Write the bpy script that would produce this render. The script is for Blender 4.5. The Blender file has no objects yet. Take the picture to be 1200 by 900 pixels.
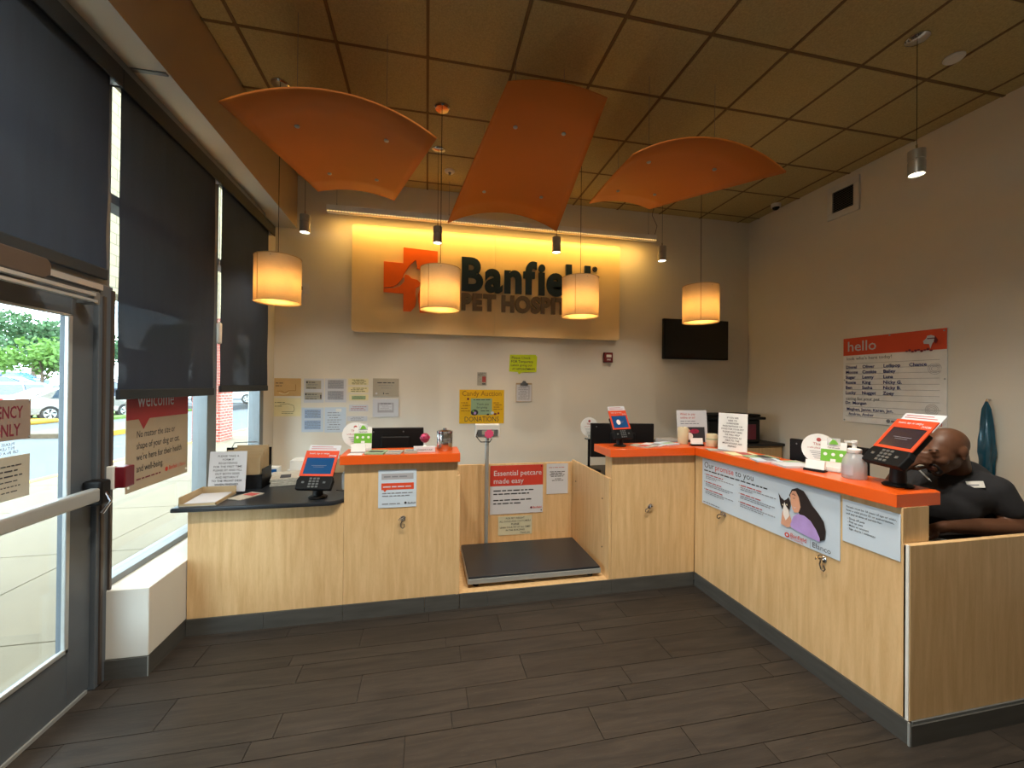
import bpy, math, random
from mathutils import Vector, Matrix
random.seed(7)
S = bpy.context.scene
COL = S.collection
PI = math.pi

# ------------------------------------------------------------------ camera
cam_d = bpy.data.cameras.new('camera'); cam = bpy.data.objects.new('camera', cam_d); COL.objects.link(cam)
cam_d.sensor_width = 36.0; cam_d.lens = 478.0 / 1200.0 * 36.0; cam_d.clip_start = 0.02; cam_d.clip_end = 500
_R = Vector((0.97875639, -0.20480179, 0.00959977)); _U = Vector((-0.01025317, -0.00212943, 0.99994517)); _F = Vector((0.20477012, 0.97880115, 0.00418406))
_m = Matrix(((_R.x, _U.x, -_F.x, 0), (_R.y, _U.y, -_F.y, 0), (_R.z, _U.z, -_F.z, 1.53), (0, 0, 0, 1)))
cam.matrix_world = _m
S.camera = cam

# ------------------------------------------------------------------ world, view
def s2l(c):
    c = c / 255.0
    return c / 12.92 if c <= 0.04045 else ((c + 0.055) / 1.055) ** 2.4
def rgb(r, g, b): return (s2l(r), s2l(g), s2l(b), 1.0)
W = bpy.data.worlds.new('sky'); S.world = W; W.use_nodes = True
nt = W.node_tree; bg = nt.nodes['Background']
tc = nt.nodes.new('ShaderNodeTexCoord'); mp = nt.nodes.new('ShaderNodeMapping'); mp.inputs['Scale'].default_value = (1.2, 1.2, 3.5)
no = nt.nodes.new('ShaderNodeTexNoise'); no.inputs['Scale'].default_value = 2.2; no.inputs['Detail'].default_value = 6
cr = nt.nodes.new('ShaderNodeValToRGB'); cr.color_ramp.elements[0].position = 0.36; cr.color_ramp.elements[1].position = 0.62
cr.color_ramp.elements[0].color = (0.42, 0.62, 0.78, 1); cr.color_ramp.elements[1].color = (0.86, 0.95, 1.0, 1)
nt.links.new(tc.outputs['Generated'], mp.inputs['Vector']); nt.links.new(mp.outputs['Vector'], no.inputs['Vector'])
nt.links.new(no.outputs['Fac'], cr.inputs['Fac']); nt.links.new(cr.outputs['Color'], bg.inputs['Color'])
bg.inputs['Strength'].default_value = 9.5
S.view_settings.view_transform = 'Standard'
S.view_settings.look = 'None'; S.view_settings.gamma = 1.0; S.view_settings.exposure = 0.6
S.view_settings.use_curve_mapping = False

def light(kind, name, loc, energy, col=(1, 1, 1), rot=(0, 0, 0), size=0.1, sy=None, parent=None, spot=1.2, portal=False):
    d = bpy.data.lights.new(name, kind); d.energy = energy; d.color = col
    if kind == 'AREA':
        d.size = size
        if sy: d.shape = 'RECTANGLE'; d.size_y = sy
        if portal: d.cycles.is_portal = True
    elif kind in ('POINT', 'SPOT'): d.shadow_soft_size = size
    if kind == 'SPOT': d.spot_size = spot; d.spot_blend = 0.6
    if kind == 'SUN': d.angle = size
    o = bpy.data.objects.new(name, d); COL.objects.link(o); o.location = loc; o.rotation_euler = rot
    if parent: o.parent = parent
    return o
# sun high over the building, softened by thin cloud
light('SUN', 'sun', (0, 0, 20), 1.5, (1, 0.95, 0.86), rot=(math.radians(30), math.radians(38), 0), size=0.12)
# portals at the glazed openings of the left wall, help sampling of the sky only
light('AREA', 'portal', (-1.74, 1.86, 1.06), 1, rot=(0, -PI/2, 0), size=1.6, sy=0.8, portal=True)
light('AREA', 'portal', (-1.74, 3.0, 0.95), 1, rot=(0, -PI/2, 0), size=1.05, sy=0.98, portal=True)
light('AREA', 'portal', (-1.74, 4.05, 0.95), 1, rot=(0, -PI/2, 0), size=1.05, sy=0.85, portal=True)

# ------------------------------------------------------------------ materials
MATS = {}
def _n(nt, t, **k):
    n = nt.nodes.new(t)
    for a, b in k.items(): n.inputs[a.replace('_', ' ')].default_value = b
    return n
def mat(name, col, rough=0.5, metal=0.0, var=0.06, scale=8.0, bump=0.0, bscale=60.0, stretch=(1, 1, 1), emit=None, es=0.0, alpha=1.0, trans=0.0, coat=0.0, spec=0.5, objrand=0.0, detail=4.0):
    m = bpy.data.materials.new(name); m.use_nodes = True; nt = m.node_tree; L = nt.links
    p = nt.nodes['Principled BSDF']
    c = rgb(*col)
    p.inputs['Roughness'].default_value = rough; p.inputs['Metallic'].default_value = metal
    p.inputs['Specular IOR Level'].default_value = spec; p.inputs['Coat Weight'].default_value = coat
    g = _n(nt, 'ShaderNodeNewGeometry'); mpn = _n(nt, 'ShaderNodeMapping'); mpn.inputs['Scale'].default_value = stretch
    L.new(g.outputs['Position'], mpn.inputs['Vector'])
    nz = _n(nt, 'ShaderNodeTexNoise', Scale=scale, Detail=detail); L.new(mpn.outputs['Vector'], nz.inputs['Vector'])
    mr = _n(nt, 'ShaderNodeMapRange'); mr.inputs['To Min'].default_value = 1 - var; mr.inputs['To Max'].default_value = 1 + var
    mr.inputs['From Min'].default_value = 0.25; mr.inputs['From Max'].default_value = 0.75
    L.new(nz.outputs['Fac'], mr.inputs['Value'])
    mx = _n(nt, 'ShaderNodeVectorMath'); mx.operation = 'SCALE'; mx.inputs[0].default_value = c[:3]
    L.new(mr.outputs['Result'], mx.inputs['Scale'])
    out = mx.outputs['Vector']
    if objrand:
        oi = _n(nt, 'ShaderNodeObjectInfo'); m2 = _n(nt, 'ShaderNodeMapRange'); m2.inputs['To Min'].default_value = 1 - objrand; m2.inputs['To Max'].default_value = 1 + objrand
        L.new(oi.outputs['Random'], m2.inputs['Value']); mx2 = _n(nt, 'ShaderNodeVectorMath'); mx2.operation = 'SCALE'
        L.new(out, mx2.inputs[0]); L.new(m2.outputs['Result'], mx2.inputs['Scale']); out = mx2.outputs['Vector']
    L.new(out, p.inputs['Base Color'])
    if bump:
        nb = _n(nt, 'ShaderNodeTexNoise', Scale=bscale, Detail=3.0); L.new(mpn.outputs['Vector'], nb.inputs['Vector'])
        b = _n(nt, 'ShaderNodeBump', Strength=bump, Distance=0.01); L.new(nb.outputs['Fac'], b.inputs['Height']); L.new(b.outputs['Normal'], p.inputs['Normal'])
    if emit:
        p.inputs['Emission Color'].default_value = rgb(*emit); p.inputs['Emission Strength'].default_value = es
    if alpha < 1 or trans > 0:
        tr = _n(nt, 'ShaderNodeBsdfTransparent'); tl = _n(nt, 'ShaderNodeBsdfTranslucent'); L.new(out, tl.inputs['Color'])
        o = nt.nodes['Material Output']; cur = p.outputs['BSDF']
        if trans > 0:
            s = _n(nt, 'ShaderNodeMixShader', Fac=trans); L.new(cur, s.inputs[1]); L.new(tl.outputs['BSDF'], s.inputs[2]); cur = s.outputs['Shader']
        if alpha < 1:
            s = _n(nt, 'ShaderNodeMixShader', Fac=1 - alpha); L.new(cur, s.inputs[1]); L.new(tr.outputs['BSDF'], s.inputs[2]); cur = s.outputs['Shader']
        L.new(cur, o.inputs['Surface'])
    MATS[name] = m
    return m
def glass(name, col=(0.94, 0.97, 0.96), refl=0.07, rough=0.0):
    m = bpy.data.materials.new(name); m.use_nodes = True; nt = m.node_tree; L = nt.links
    nt.nodes.remove(nt.nodes['Principled BSDF'])
    tr = _n(nt, 'ShaderNodeBsdfTransparent', Color=(*col, 1)); gl = _n(nt, 'ShaderNodeBsdfGlossy', Roughness=rough)
    fr = _n(nt, 'ShaderNodeLayerWeight', Blend=0.5); pw = _n(nt, 'ShaderNodeMath'); pw.operation = 'POWER'; pw.inputs[1].default_value = 5.0
    mm = _n(nt, 'ShaderNodeMath'); mm.operation = 'MULTIPLY_ADD'; mm.inputs[1].default_value = 0.5; mm.inputs[2].default_value = refl * 0.5; s = _n(nt, 'ShaderNodeMixShader')
    L.new(fr.outputs['Facing'], pw.inputs[0]); L.new(pw.outputs['Value'], mm.inputs[0]); L.new(mm.outputs['Value'], s.inputs['Fac']); L.new(tr.outputs['BSDF'], s.inputs[1]); L.new(gl.outputs['BSDF'], s.inputs[2])
    L.new(s.outputs['Shader'], nt.nodes['Material Output'].inputs['Surface'])
    MATS[name] = m
def wood(name, c1, c2, stretch, rough=0.42, spec=0.4):
    m = bpy.data.materials.new(name); m.use_nodes = True; nt = m.node_tree; L = nt.links; p = nt.nodes['Principled BSDF']
    g = _n(nt, 'ShaderNodeNewGeometry'); mpn = _n(nt, 'ShaderNodeMapping'); mpn.inputs['Scale'].default_value = stretch; L.new(g.outputs['Position'], mpn.inputs['Vector'])
    a = _n(nt, 'ShaderNodeTexNoise', Scale=3.0, Detail=5.0, Distortion=0.6); L.new(mpn.outputs['Vector'], a.inputs['Vector'])
    b = _n(nt, 'ShaderNodeTexNoise', Scale=42.0, Detail=3.0); L.new(mpn.outputs['Vector'], b.inputs['Vector'])
    ad = _n(nt, 'ShaderNodeMath'); ad.operation = 'MULTIPLY_ADD'; ad.inputs[1].default_value = 0.35; L.new(b.outputs['Fac'], ad.inputs[0]); L.new(a.outputs['Fac'], ad.inputs[2])
    r = _n(nt, 'ShaderNodeValToRGB'); r.color_ramp.elements[0].position = 0.42; r.color_ramp.elements[1].position = 0.95
    r.color_ramp.elements[0].color = rgb(*c1); r.color_ramp.elements[1].color = rgb(*c2)
    L.new(ad.outputs['Value'], r.inputs['Fac']); L.new(r.outputs['Color'], p.inputs['Base Color'])
    p.inputs['Roughness'].default_value = rough; p.inputs['Specular IOR Level'].default_value = spec
    MATS[name] = m
wood('maple', (200, 162, 112), (224, 190, 142), (11, 11, 0.9))
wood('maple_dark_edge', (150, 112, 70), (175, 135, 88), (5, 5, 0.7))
mat('wall_paint', (224, 218, 205), 0.85, var=0.02, scale=3, bump=0.06, bscale=180)
mat('wall_left_paint', (205, 202, 194), 0.8, var=0.02, scale=3, bump=0.05, bscale=180)
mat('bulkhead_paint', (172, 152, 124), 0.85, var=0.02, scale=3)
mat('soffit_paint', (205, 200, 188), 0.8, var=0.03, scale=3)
mat('ceiling_tile', (186, 170, 120), 0.92, var=0.16, scale=90, bump=0.5, bscale=160, detail=2)
mat('ceiling_grid', (118, 94, 60), 0.7)
mat('tile_grout', (26, 23, 21), 0.9)
mat('dark_metal', (88, 95, 102), 0.5, 0.2, var=0.05)
mat('grey_metal', (120, 124, 126), 0.4, 0.5)
mat('light_metal', (176, 180, 180), 0.35, 0.5)
mat('bronze', (78, 68, 62), 0.5, 0.3)
mat('shade_fabric', (38, 50, 68), 0.9, var=0.10, scale=6, bump=0.3, bscale=500, stretch=(1, 3, 0.4), alpha=0.997)
mat('shade_box', (30, 38, 44), 0.6)
mat('orange_laminate', (232, 92, 22), 0.28, var=0.02, coat=0.25)
mat('cloud_orange', (190, 106, 22), 0.6, var=0.04, scale=2)
mat('black_laminate', (34, 38, 44), 0.3, var=0.05)
mat('dark_counter', (40, 34, 32), 0.5)
mat('black_plastic', (12, 12, 14), 0.5, spec=0.3)
mat('black_gloss', (5, 5, 7), 0.12, spec=0.6)
mat('dark_grey_plastic', (20, 21, 23), 0.6, spec=0.2)
mat('white_plastic', (222, 220, 214), 0.4)
mat('white_gloss', (235, 235, 232), 0.25)
mat('white_paper', (204, 206, 212), 0.8, var=0.015)
mat('cool_paper', (198, 212, 226), 0.8, var=0.015)
mat('cream_paper', (228, 218, 172), 0.8)
mat('tan_paper', (205, 172, 118), 0.8, var=0.08)
mat('grey_paper', (172, 166, 150), 0.7)
mat('manila', (176, 154, 118), 0.8)
mat('taupe', (138, 122, 110), 0.6)
mat('poster_back', (176, 160, 138), 0.7, var=0.03, trans=0.25)
mat('poster_red', (168, 52, 56), 0.6, trans=0.15)
mat('orange_print', (216, 74, 38), 0.55, var=0.02)
mat('red_print', (200, 60, 44), 0.6)
mat('maroon', (112, 26, 50), 0.5)
mat('ink', (52, 52, 58), 0.8)
mat('soft_ink', (128, 130, 138), 0.8)
mat('red_ink', (176, 80, 78), 0.8)
mat('blue_ink', (32, 48, 120), 0.7)
mat('pale_blue', (158, 182, 214), 0.8)
mat('pale_grey_print', (168, 168, 174), 0.8)
mat('green_print', (110, 178, 52), 0.5)
mat('pale_notice', (196, 194, 168), 0.8)
mat('mint', (150, 176, 140), 0.8)
mat('olive_ink', (104, 108, 70), 0.8)
mat('yellow_poster', (226, 178, 12), 0.75)
mat('brown_ink', (150, 98, 20), 0.8)
mat('neon_green', (200, 216, 20), 0.7)
mat('pink_paper', (226, 84, 128), 0.7)
mat('navy_letter', (10, 40, 62), 0.4)
mat('taupe_letter', (98, 86, 74), 0.45)
mat('logo_orange', (242, 106, 22), 0.4)
mat('sign_cream', (240, 214, 162), 0.35, var=0.02, coat=0.3)
mat('steel', (190, 188, 182), 0.22, 1.0, var=0.04, stretch=(1, 1, 20))
mat('chrome', (205, 205, 208), 0.15, 1.0)
mat('brass', (190, 140, 70), 0.3, 1.0)
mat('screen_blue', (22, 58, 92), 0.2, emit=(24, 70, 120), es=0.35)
mat('screen_dark', (48, 40, 46), 0.2, emit=(60, 40, 48), es=0.12)
mat('red_plastic', (104, 20, 30), 0.35)
mat('candle', (226, 212, 176), 0.6, trans=0.2)
mat('bottle_clear', (215, 220, 224), 0.2, alpha=0.6, trans=0.3)
mat('acrylic', (225, 230, 230), 0.1, alpha=0.35)
mat('teal_bag', (18, 76, 98), 0.25, var=0.35, scale=25, coat=0.5, stretch=(1, 1, 0.2))
mat('skin', (98, 64, 45), 0.48, var=0.05, scale=14, bump=0.08, bscale=120)
mat('beard', (34, 24, 20), 0.9, bump=0.6, bscale=500)
mat('shirt', (34, 34, 38), 0.9, var=0.12, scale=5, bump=0.3, bscale=400)
mat('trousers', (30, 30, 36), 0.9)
mat('eye_white', (210, 200, 190), 0.3)
mat('rose_print', (150, 40, 72), 0.4, var=0.3, scale=60)
mat('lady_skin', (214, 158, 130), 0.7)
mat('lady_hair', (34, 22, 22), 0.7, var=0.2, scale=40)
mat('lady_top', (178, 150, 214), 0.7, var=0.12, scale=20)
mat('cat_white', (236, 228, 222), 0.7)
mat('newsprint', (176, 172, 160), 0.8, var=0.2, scale=60)
mat('bulb', (255, 220, 160), 0.3, emit=(255, 190, 100), es=6)
mat('spot_lens', (255, 240, 215), 0.3, emit=(255, 238, 205), es=9)
mat('led', (255, 220, 160), 0.3, emit=(255, 206, 130), es=1.6)
mat('troffer_diffuser', (255, 250, 240), 0.4, emit=(255, 240, 220), es=4)
mat('lamp_fabric', (240, 222, 186), 0.85, var=0.04, scale=30, bump=0.2, bscale=300, stretch=(1, 1, 4), trans=0.65)
mat('concrete', (98, 85, 65), 0.9, var=0.08, scale=2.5, bump=0.2, bscale=60)
mat('joint_dark', (70, 64, 56), 0.95)
mat('asphalt', (74, 77, 80), 0.95, var=0.08, scale=1.2, bump=0.3, bscale=90)
mat('yellow_curb', (178, 136, 34), 0.8, var=0.12, scale=3)
mat('mulch', (88, 74, 56), 0.95, var=0.3, scale=9)
mat('grass', (92, 122, 52), 0.95, var=0.3, scale=6)
mat('leaf', (82, 118, 44), 0.7, var=0.35, scale=1.3, trans=0.3)
mat('leaf_dark', (56, 88, 50), 0.7, var=0.3, scale=1.3, trans=0.25)
mat('bark', (94, 80, 66), 0.9, var=0.2)
mat('car_silver', (130, 127, 122), 0.25, 0.5, coat=0.6)
mat('car_blue_grey', (128, 140, 168), 0.25, 0.5, coat=0.6)
mat('car_white', (170, 173, 178), 0.25, coat=0.6)
mat('car_blue', (40, 90, 160), 0.25, 0.3, coat=0.6)
mat('car_dark', (50, 54, 64), 0.25, 0.4, coat=0.6)
mat('car_red', (170, 60, 50), 0.25, 0.3, coat=0.6)
mat('car_glass', (40, 56, 70), 0.08, spec=0.8)
mat('tyre', (32, 32, 34), 0.8)
mat('tail_light', (200, 30, 36), 0.3)
mat('pole_paint', (190, 200, 204), 0.5)
glass('window_glass'); glass('door_glass')
# plank tile
def plank_mat():
    m = bpy.data.materials.new('plank_tile'); m.use_nodes = True; nt = m.node_tree; L = nt.links; p = nt.nodes['Principled BSDF']
    g = _n(nt, 'ShaderNodeNewGeometry'); oi = _n(nt, 'ShaderNodeObjectInfo')
    sc = _n(nt, 'ShaderNodeVectorMath'); sc.operation = 'SCALE'; sc.inputs[0].default_value = (37, 11, 5); L.new(oi.outputs['Random'], sc.inputs['Scale'])
    ad = _n(nt, 'ShaderNodeVectorMath'); ad.operation = 'ADD'; L.new(g.outputs['Position'], ad.inputs[0]); L.new(sc.outputs['Vector'], ad.inputs[1])
    mpn = _n(nt, 'ShaderNodeMapping'); mpn.inputs['Scale'].default_value = (1.6, 13, 13); L.new(ad.outputs['Vector'], mpn.inputs['Vector'])
    a = _n(nt, 'ShaderNodeTexNoise', Scale=2.2, Detail=6.0, Distortion=0.8); b = _n(nt, 'ShaderNodeTexNoise', Scale=11.0, Detail=5.0, Roughness=0.7)
    L.new(mpn.outputs['Vector'], a.inputs['Vector']); L.new(mpn.outputs['Vector'], b.inputs['Vector'])
    r = _n(nt, 'ShaderNodeValToRGB'); r.color_ramp.elements[0].position = 0.3; r.color_ramp.elements[1].position = 0.75
    r.color_ramp.elements[0].color = rgb(38, 34, 31); r.color_ramp.elements[1].color = rgb(58, 51, 45); L.new(a.outputs['Fac'], r.inputs['Fac'])
    r2 = _n(nt, 'ShaderNodeValToRGB'); r2.color_ramp.elements[0].position = 0.60; r2.color_ramp.elements[1].position = 0.76
    r2.color_ramp.elements[0].color = (0, 0, 0, 1); r2.color_ramp.elements[1].color = (0.45, 0.45, 0.45, 1); L.new(b.outputs['Fac'], r2.inputs['Fac'])
    mx = _n(nt, 'ShaderNodeMix'); mx.data_type = 'RGBA'; L.new(r2.outputs['Color'], mx.inputs['Factor']); L.new(r.outputs['Color'], mx.inputs['A']); mx.inputs['B'].default_value = rgb(88, 79, 69)
    mr = _n(nt, 'ShaderNodeMapRange'); mr.inputs['To Min'].default_value = 0.86; mr.inputs['To Max'].default_value = 1.14; L.new(oi.outputs['Random'], mr.inputs['Value'])
    s2 = _n(nt, 'ShaderNodeVectorMath'); s2.operation = 'SCALE'; L.new(mx.outputs['Result'], s2.inputs[0]); L.new(mr.outputs['Result'], s2.inputs['Scale'])
    L.new(s2.outputs['Vector'], p.inputs['Base Color'])
    p.inputs['Roughness'].default_value = 0.5; p.inputs['Specular IOR Level'].default_value = 0.35
    bp = _n(nt, 'ShaderNodeBump', Strength=0.12, Distance=0.004); L.new(b.outputs['Fac'], bp.inputs['Height']); L.new(bp.outputs['Normal'], p.inputs['Normal'])
    MATS['plank_tile'] = m
plank_mat()
mat('kick_tile', (72, 71, 68), 0.5, var=0.2, scale=14, stretch=(0.35, 0.35, 3), objrand=0.07)
def brick_mat(name, c1, c2, mortar, scale, bw, bh):
    m = bpy.data.materials.new(name); m.use_nodes = True; nt = m.node_tree; L = nt.links; p = nt.nodes['Principled BSDF']
    g = _n(nt, 'ShaderNodeNewGeometry'); sp = _n(nt, 'ShaderNodeSeparateXYZ'); L.new(g.outputs['Position'], sp.inputs[0])
    a = _n(nt, 'ShaderNodeMath'); a.operation = 'ADD'; L.new(sp.outputs['X'], a.inputs[0]); L.new(sp.outputs['Y'], a.inputs[1])
    cb = _n(nt, 'ShaderNodeCombineXYZ'); L.new(a.outputs['Value'], cb.inputs['X']); L.new(sp.outputs['Z'], cb.inputs['Y'])
    b = _n(nt, 'ShaderNodeTexBrick', Scale=1.0, Color1=rgb(*c1), Color2=rgb(*c2), Mortar=rgb(*mortar))
    b.inputs['Mortar Size'].default_value = 0.008 * scale; b.inputs['Brick Width'].default_value = bw; b.inputs['Row Height'].default_value = bh
    L.new(cb.outputs[0], b.inputs['Vector']); L.new(b.outputs['Color'], p.inputs['Base Color']); p.inputs['Roughness'].default_value = 0.9
    MATS[name] = m
brick_mat('red_brick', (150, 62, 48), (124, 50, 38), (165, 148, 136), 1.0, 0.21, 0.076)
brick_mat('cream_block', (118, 106, 78), (110, 98, 72), (74, 66, 50), 1.3, 0.62, 0.21)

# ------------------------------------------------------------------ mesh builder
class MB:
    def __init__(s): s.v = []; s.f = []; s.m = []; s.X = None
    def add(s, vs, fs, mi=0):
        n = len(s.v)
        if s.X is not None: vs = [s.X @ Vector(v) for v in vs]
        s.v += [tuple(v) for v in vs]; s.f += [tuple(i + n for i in f) for f in fs]; s.m += [mi] * len(fs); return s
    def box(s, x0, x1, y0, y1, z0, z1, mi=0):
        v = [(x, y, z) for z in (z0, z1) for y in (y0, y1) for x in (x0, x1)]
        return s.add(v, [(0, 2, 3, 1), (4, 5, 7, 6), (0, 1, 5, 4), (2, 6, 7, 3), (0, 4, 6, 2), (1, 3, 7, 5)], mi)
    def prism(s, pts, z0, z1, mi=0):
        n = len(pts); v = [(x, y, z0) for x, y in pts] + [(x, y, z1) for x, y in pts]
        a = sum(pts[i][0] * pts[(i + 1) % n][1] - pts[(i + 1) % n][0] * pts[i][1] for i in range(n))
        f = [tuple(range(n - 1, -1, -1)), tuple(range(n, 2 * n))] + [(i, (i + 1) % n, n + (i + 1) % n, n + i) for i in range(n)]
        if a < 0: f = [tuple(reversed(q)) for q in f]
        return s.add(v, f, mi)
    def tube(s, pts, r, seg=8, mi=0, cap=True):
        pts = [Vector(p) for p in pts]; rs = r if isinstance(r, (list, tuple)) else [r] * len(pts)
        v = []; f = []; prev = None
        for i, p in enumerate(pts):
            t = (pts[min(i + 1, len(pts) - 1)] - pts[max(i - 1, 0)]).normalized()
            if prev is None: a = t.orthogonal().normalized()
            else: a = (prev - t * prev.dot(t)).normalized()
            prev = a; b = t.cross(a)
            for k in range(seg):
                an = 2 * PI * k / seg; v.append(p + (a * math.cos(an) + b * math.sin(an)) * rs[i])
        for i in range(len(pts) - 1):
            for k in range(seg):
                k2 = (k + 1) % seg; f.append((i * seg + k, i * seg + k2, (i + 1) * seg + k2, (i + 1) * seg + k))
        if cap: f += [tuple(range(seg - 1, -1, -1)), tuple((len(pts) - 1) * seg + k for k in range(seg))]
        return s.add(v, f, mi)
    def lathe(s, prof, c=(0, 0, 0), seg=24, mi=0, sx=1.0, sy=1.0, close=True):
        v = []; f = []
        for r, z in prof:
            for k in range(seg):
                an = 2 * PI * k / seg; v.append((c[0] + r * sx * math.cos(an), c[1] + r * sy * math.sin(an), c[2] + z))
        n = len(prof)
        for i in range(n - 1):
            for k in range(seg):
                k2 = (k + 1) % seg; f.append((i * seg + k, i * seg + k2, (i + 1) * seg + k2, (i + 1) * seg + k))
        if close:
            if prof[0][0] > 1e-6: f.append(tuple(range(seg - 1, -1, -1)))
            if prof[-1][0] > 1e-6: f.append(tuple((n - 1) * seg + k for k in range(seg)))
        return s.add(v, f, mi)
    def ball(s, c, r, seg=16, rings=10, mi=0, M=None):
        r = r if isinstance(r, (tuple, list)) else (r, r, r); v = []; f = []
        v.append((0, 0, -1))
        for i in range(1, rings):
            t = PI * i / rings
            for k in range(seg):
                an = 2 * PI * k / seg; v.append((math.sin(t) * math.cos(an), math.sin(t) * math.sin(an), -math.cos(t)))
        v.append((0, 0, 1)); last = len(v) - 1
        for k in range(seg): f.append((0, 1 + (k + 1) % seg, 1 + k))
        for i in range(rings - 2):
            for k in range(seg):
                k2 = (k + 1) % seg; a = 1 + i * seg; f.append((a + k, a + k2, a + seg + k2, a + seg + k))
        a = 1 + (rings - 2) * seg
        for k in range(seg): f.append((a + k, a + (k + 1) % seg, last))
        vv = []
        for p in v:
            q = Vector((p[0] * r[0], p[1] * r[1], p[2] * r[2]))
            if M is not None: q = M @ q
            vv.append(q + Vector(c))
        return s.add(vv, f, mi)
    def capsule(s, a, b, ra, rb, seg=14, mi=0):
        a = Vector(a); b = Vector(b); t = (b - a).normalized(); pts = []; rs = []
        for i in range(5):
            an = PI / 2 * i / 5 ; pts.append(a - t * ra * math.cos(an)); rs.append(max(ra * math.sin(an), ra * 0.02))
        for k in range(5): q = k / 4; pts.append(a.lerp(b, q)); rs.append(ra + (rb - ra) * q)
        for i in range(1, 6):
            an = PI / 2 * i / 5; pts.append(b + t * rb * math.sin(an)); rs.append(max(rb * math.cos(an), rb * 0.02))
        return s.tube(pts, rs, seg, mi)
    def build(s, name, mats, parent=None, smooth=False, bevel=0.0, world=False, loc=None, seg=2, rot=None):
        me = bpy.data.meshes.new(name)
        vs = s.v
        if world and parent is not None:
            r = parent
            while r.parent: r = r.parent
            iv = WM(r).inverted(); vs = [tuple(iv @ Vector(v)) for v in vs]
        me.from_pydata(vs, [], s.f); me.update()
        mats = mats if isinstance(mats, (list, tuple)) else [mats]
        for q in mats: me.materials.append(MATS[q])
        if len(mats) > 1: me.polygons.foreach_set('material_index', s.m)
        if smooth:
            me.polygons.foreach_set('use_smooth', [True] * len(me.polygons)); me.set_sharp_from_angle(angle=0.7)
        o = bpy.data.objects.new(name, me); COL.objects.link(o)
        if parent: o.parent = parent
        if loc: o.location = loc
        if rot: o.rotation_euler = rot
        if bevel:
            bm = o.modifiers.new('bevel', 'BEVEL'); bm.width = bevel; bm.segments = seg; bm.limit_method = 'ANGLE'; bm.angle_limit = 0.6
        return o
def WM(o): return Matrix.LocRotScale(o.location, o.rotation_euler, o.scale)
def tag(o, label=None, cat=None, group=None, kind=None):
    if label: o['label'] = label
    if cat: o['category'] = cat
    if group: o['group'] = group
    if kind: o['kind'] = kind
    return o
def thing(name, label, cat, loc=(0, 0, 0), rz=0.0, group=None, rot=None):
    o = bpy.data.objects.new(name, None); COL.objects.link(o); o.location = loc; o.rotation_euler = rot or (0, 0, rz)
    o.empty_display_size = 0.05
    return tag(o, label, cat, group)
def dup(root, loc=None, rz=None, label=None):
    r = root.copy(); COL.objects.link(r)
    if loc is not None: r.location = loc
    if rz is not None: r.rotation_euler = (0, 0, rz)
    if label: r['label'] = label
    for ch in list(root.children):
        c = ch.copy(); COL.objects.link(c); c.parent = r
        if ch.type == 'LIGHT': c.data = ch.data
        for g in ch.children:
            d = g.copy(); COL.objects.link(d); d.parent = c
    return r
TC = {}
def text(mb, s, x, y, size, mi=0, bold=0.0, align='LEFT', depth=0.0, z=0.0, sx=1.0, shear=0.0, res=2):
    key = (s, round(bold, 4), align, depth / size if depth else 0, shear, res)
    if key not in TC:
        cu = bpy.data.curves.new('t', 'FONT'); cu.body = s; cu.size = 1.0; cu.offset = bold; cu.align_x = align
        cu.extrude = (depth / size / 2 if depth else 0); cu.resolution_u = res; cu.shear = shear
        ob = bpy.data.objects.new('t', cu); me = bpy.data.meshes.new_from_object(ob)
        TC[key] = ([v.co.copy() for v in me.vertices], [tuple(p.vertices) for p in me.polygons])
        bpy.data.objects.remove(ob); bpy.data.meshes.remove(me); bpy.data.curves.remove(cu)
    vs, fs = TC[key]
    mb.add([(x + v.x * size * sx, y + v.y * size, z + v.z * size) for v in vs], fs, mi)
    return (max(v.x for v in vs) * size * sx) if vs else 0

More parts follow.
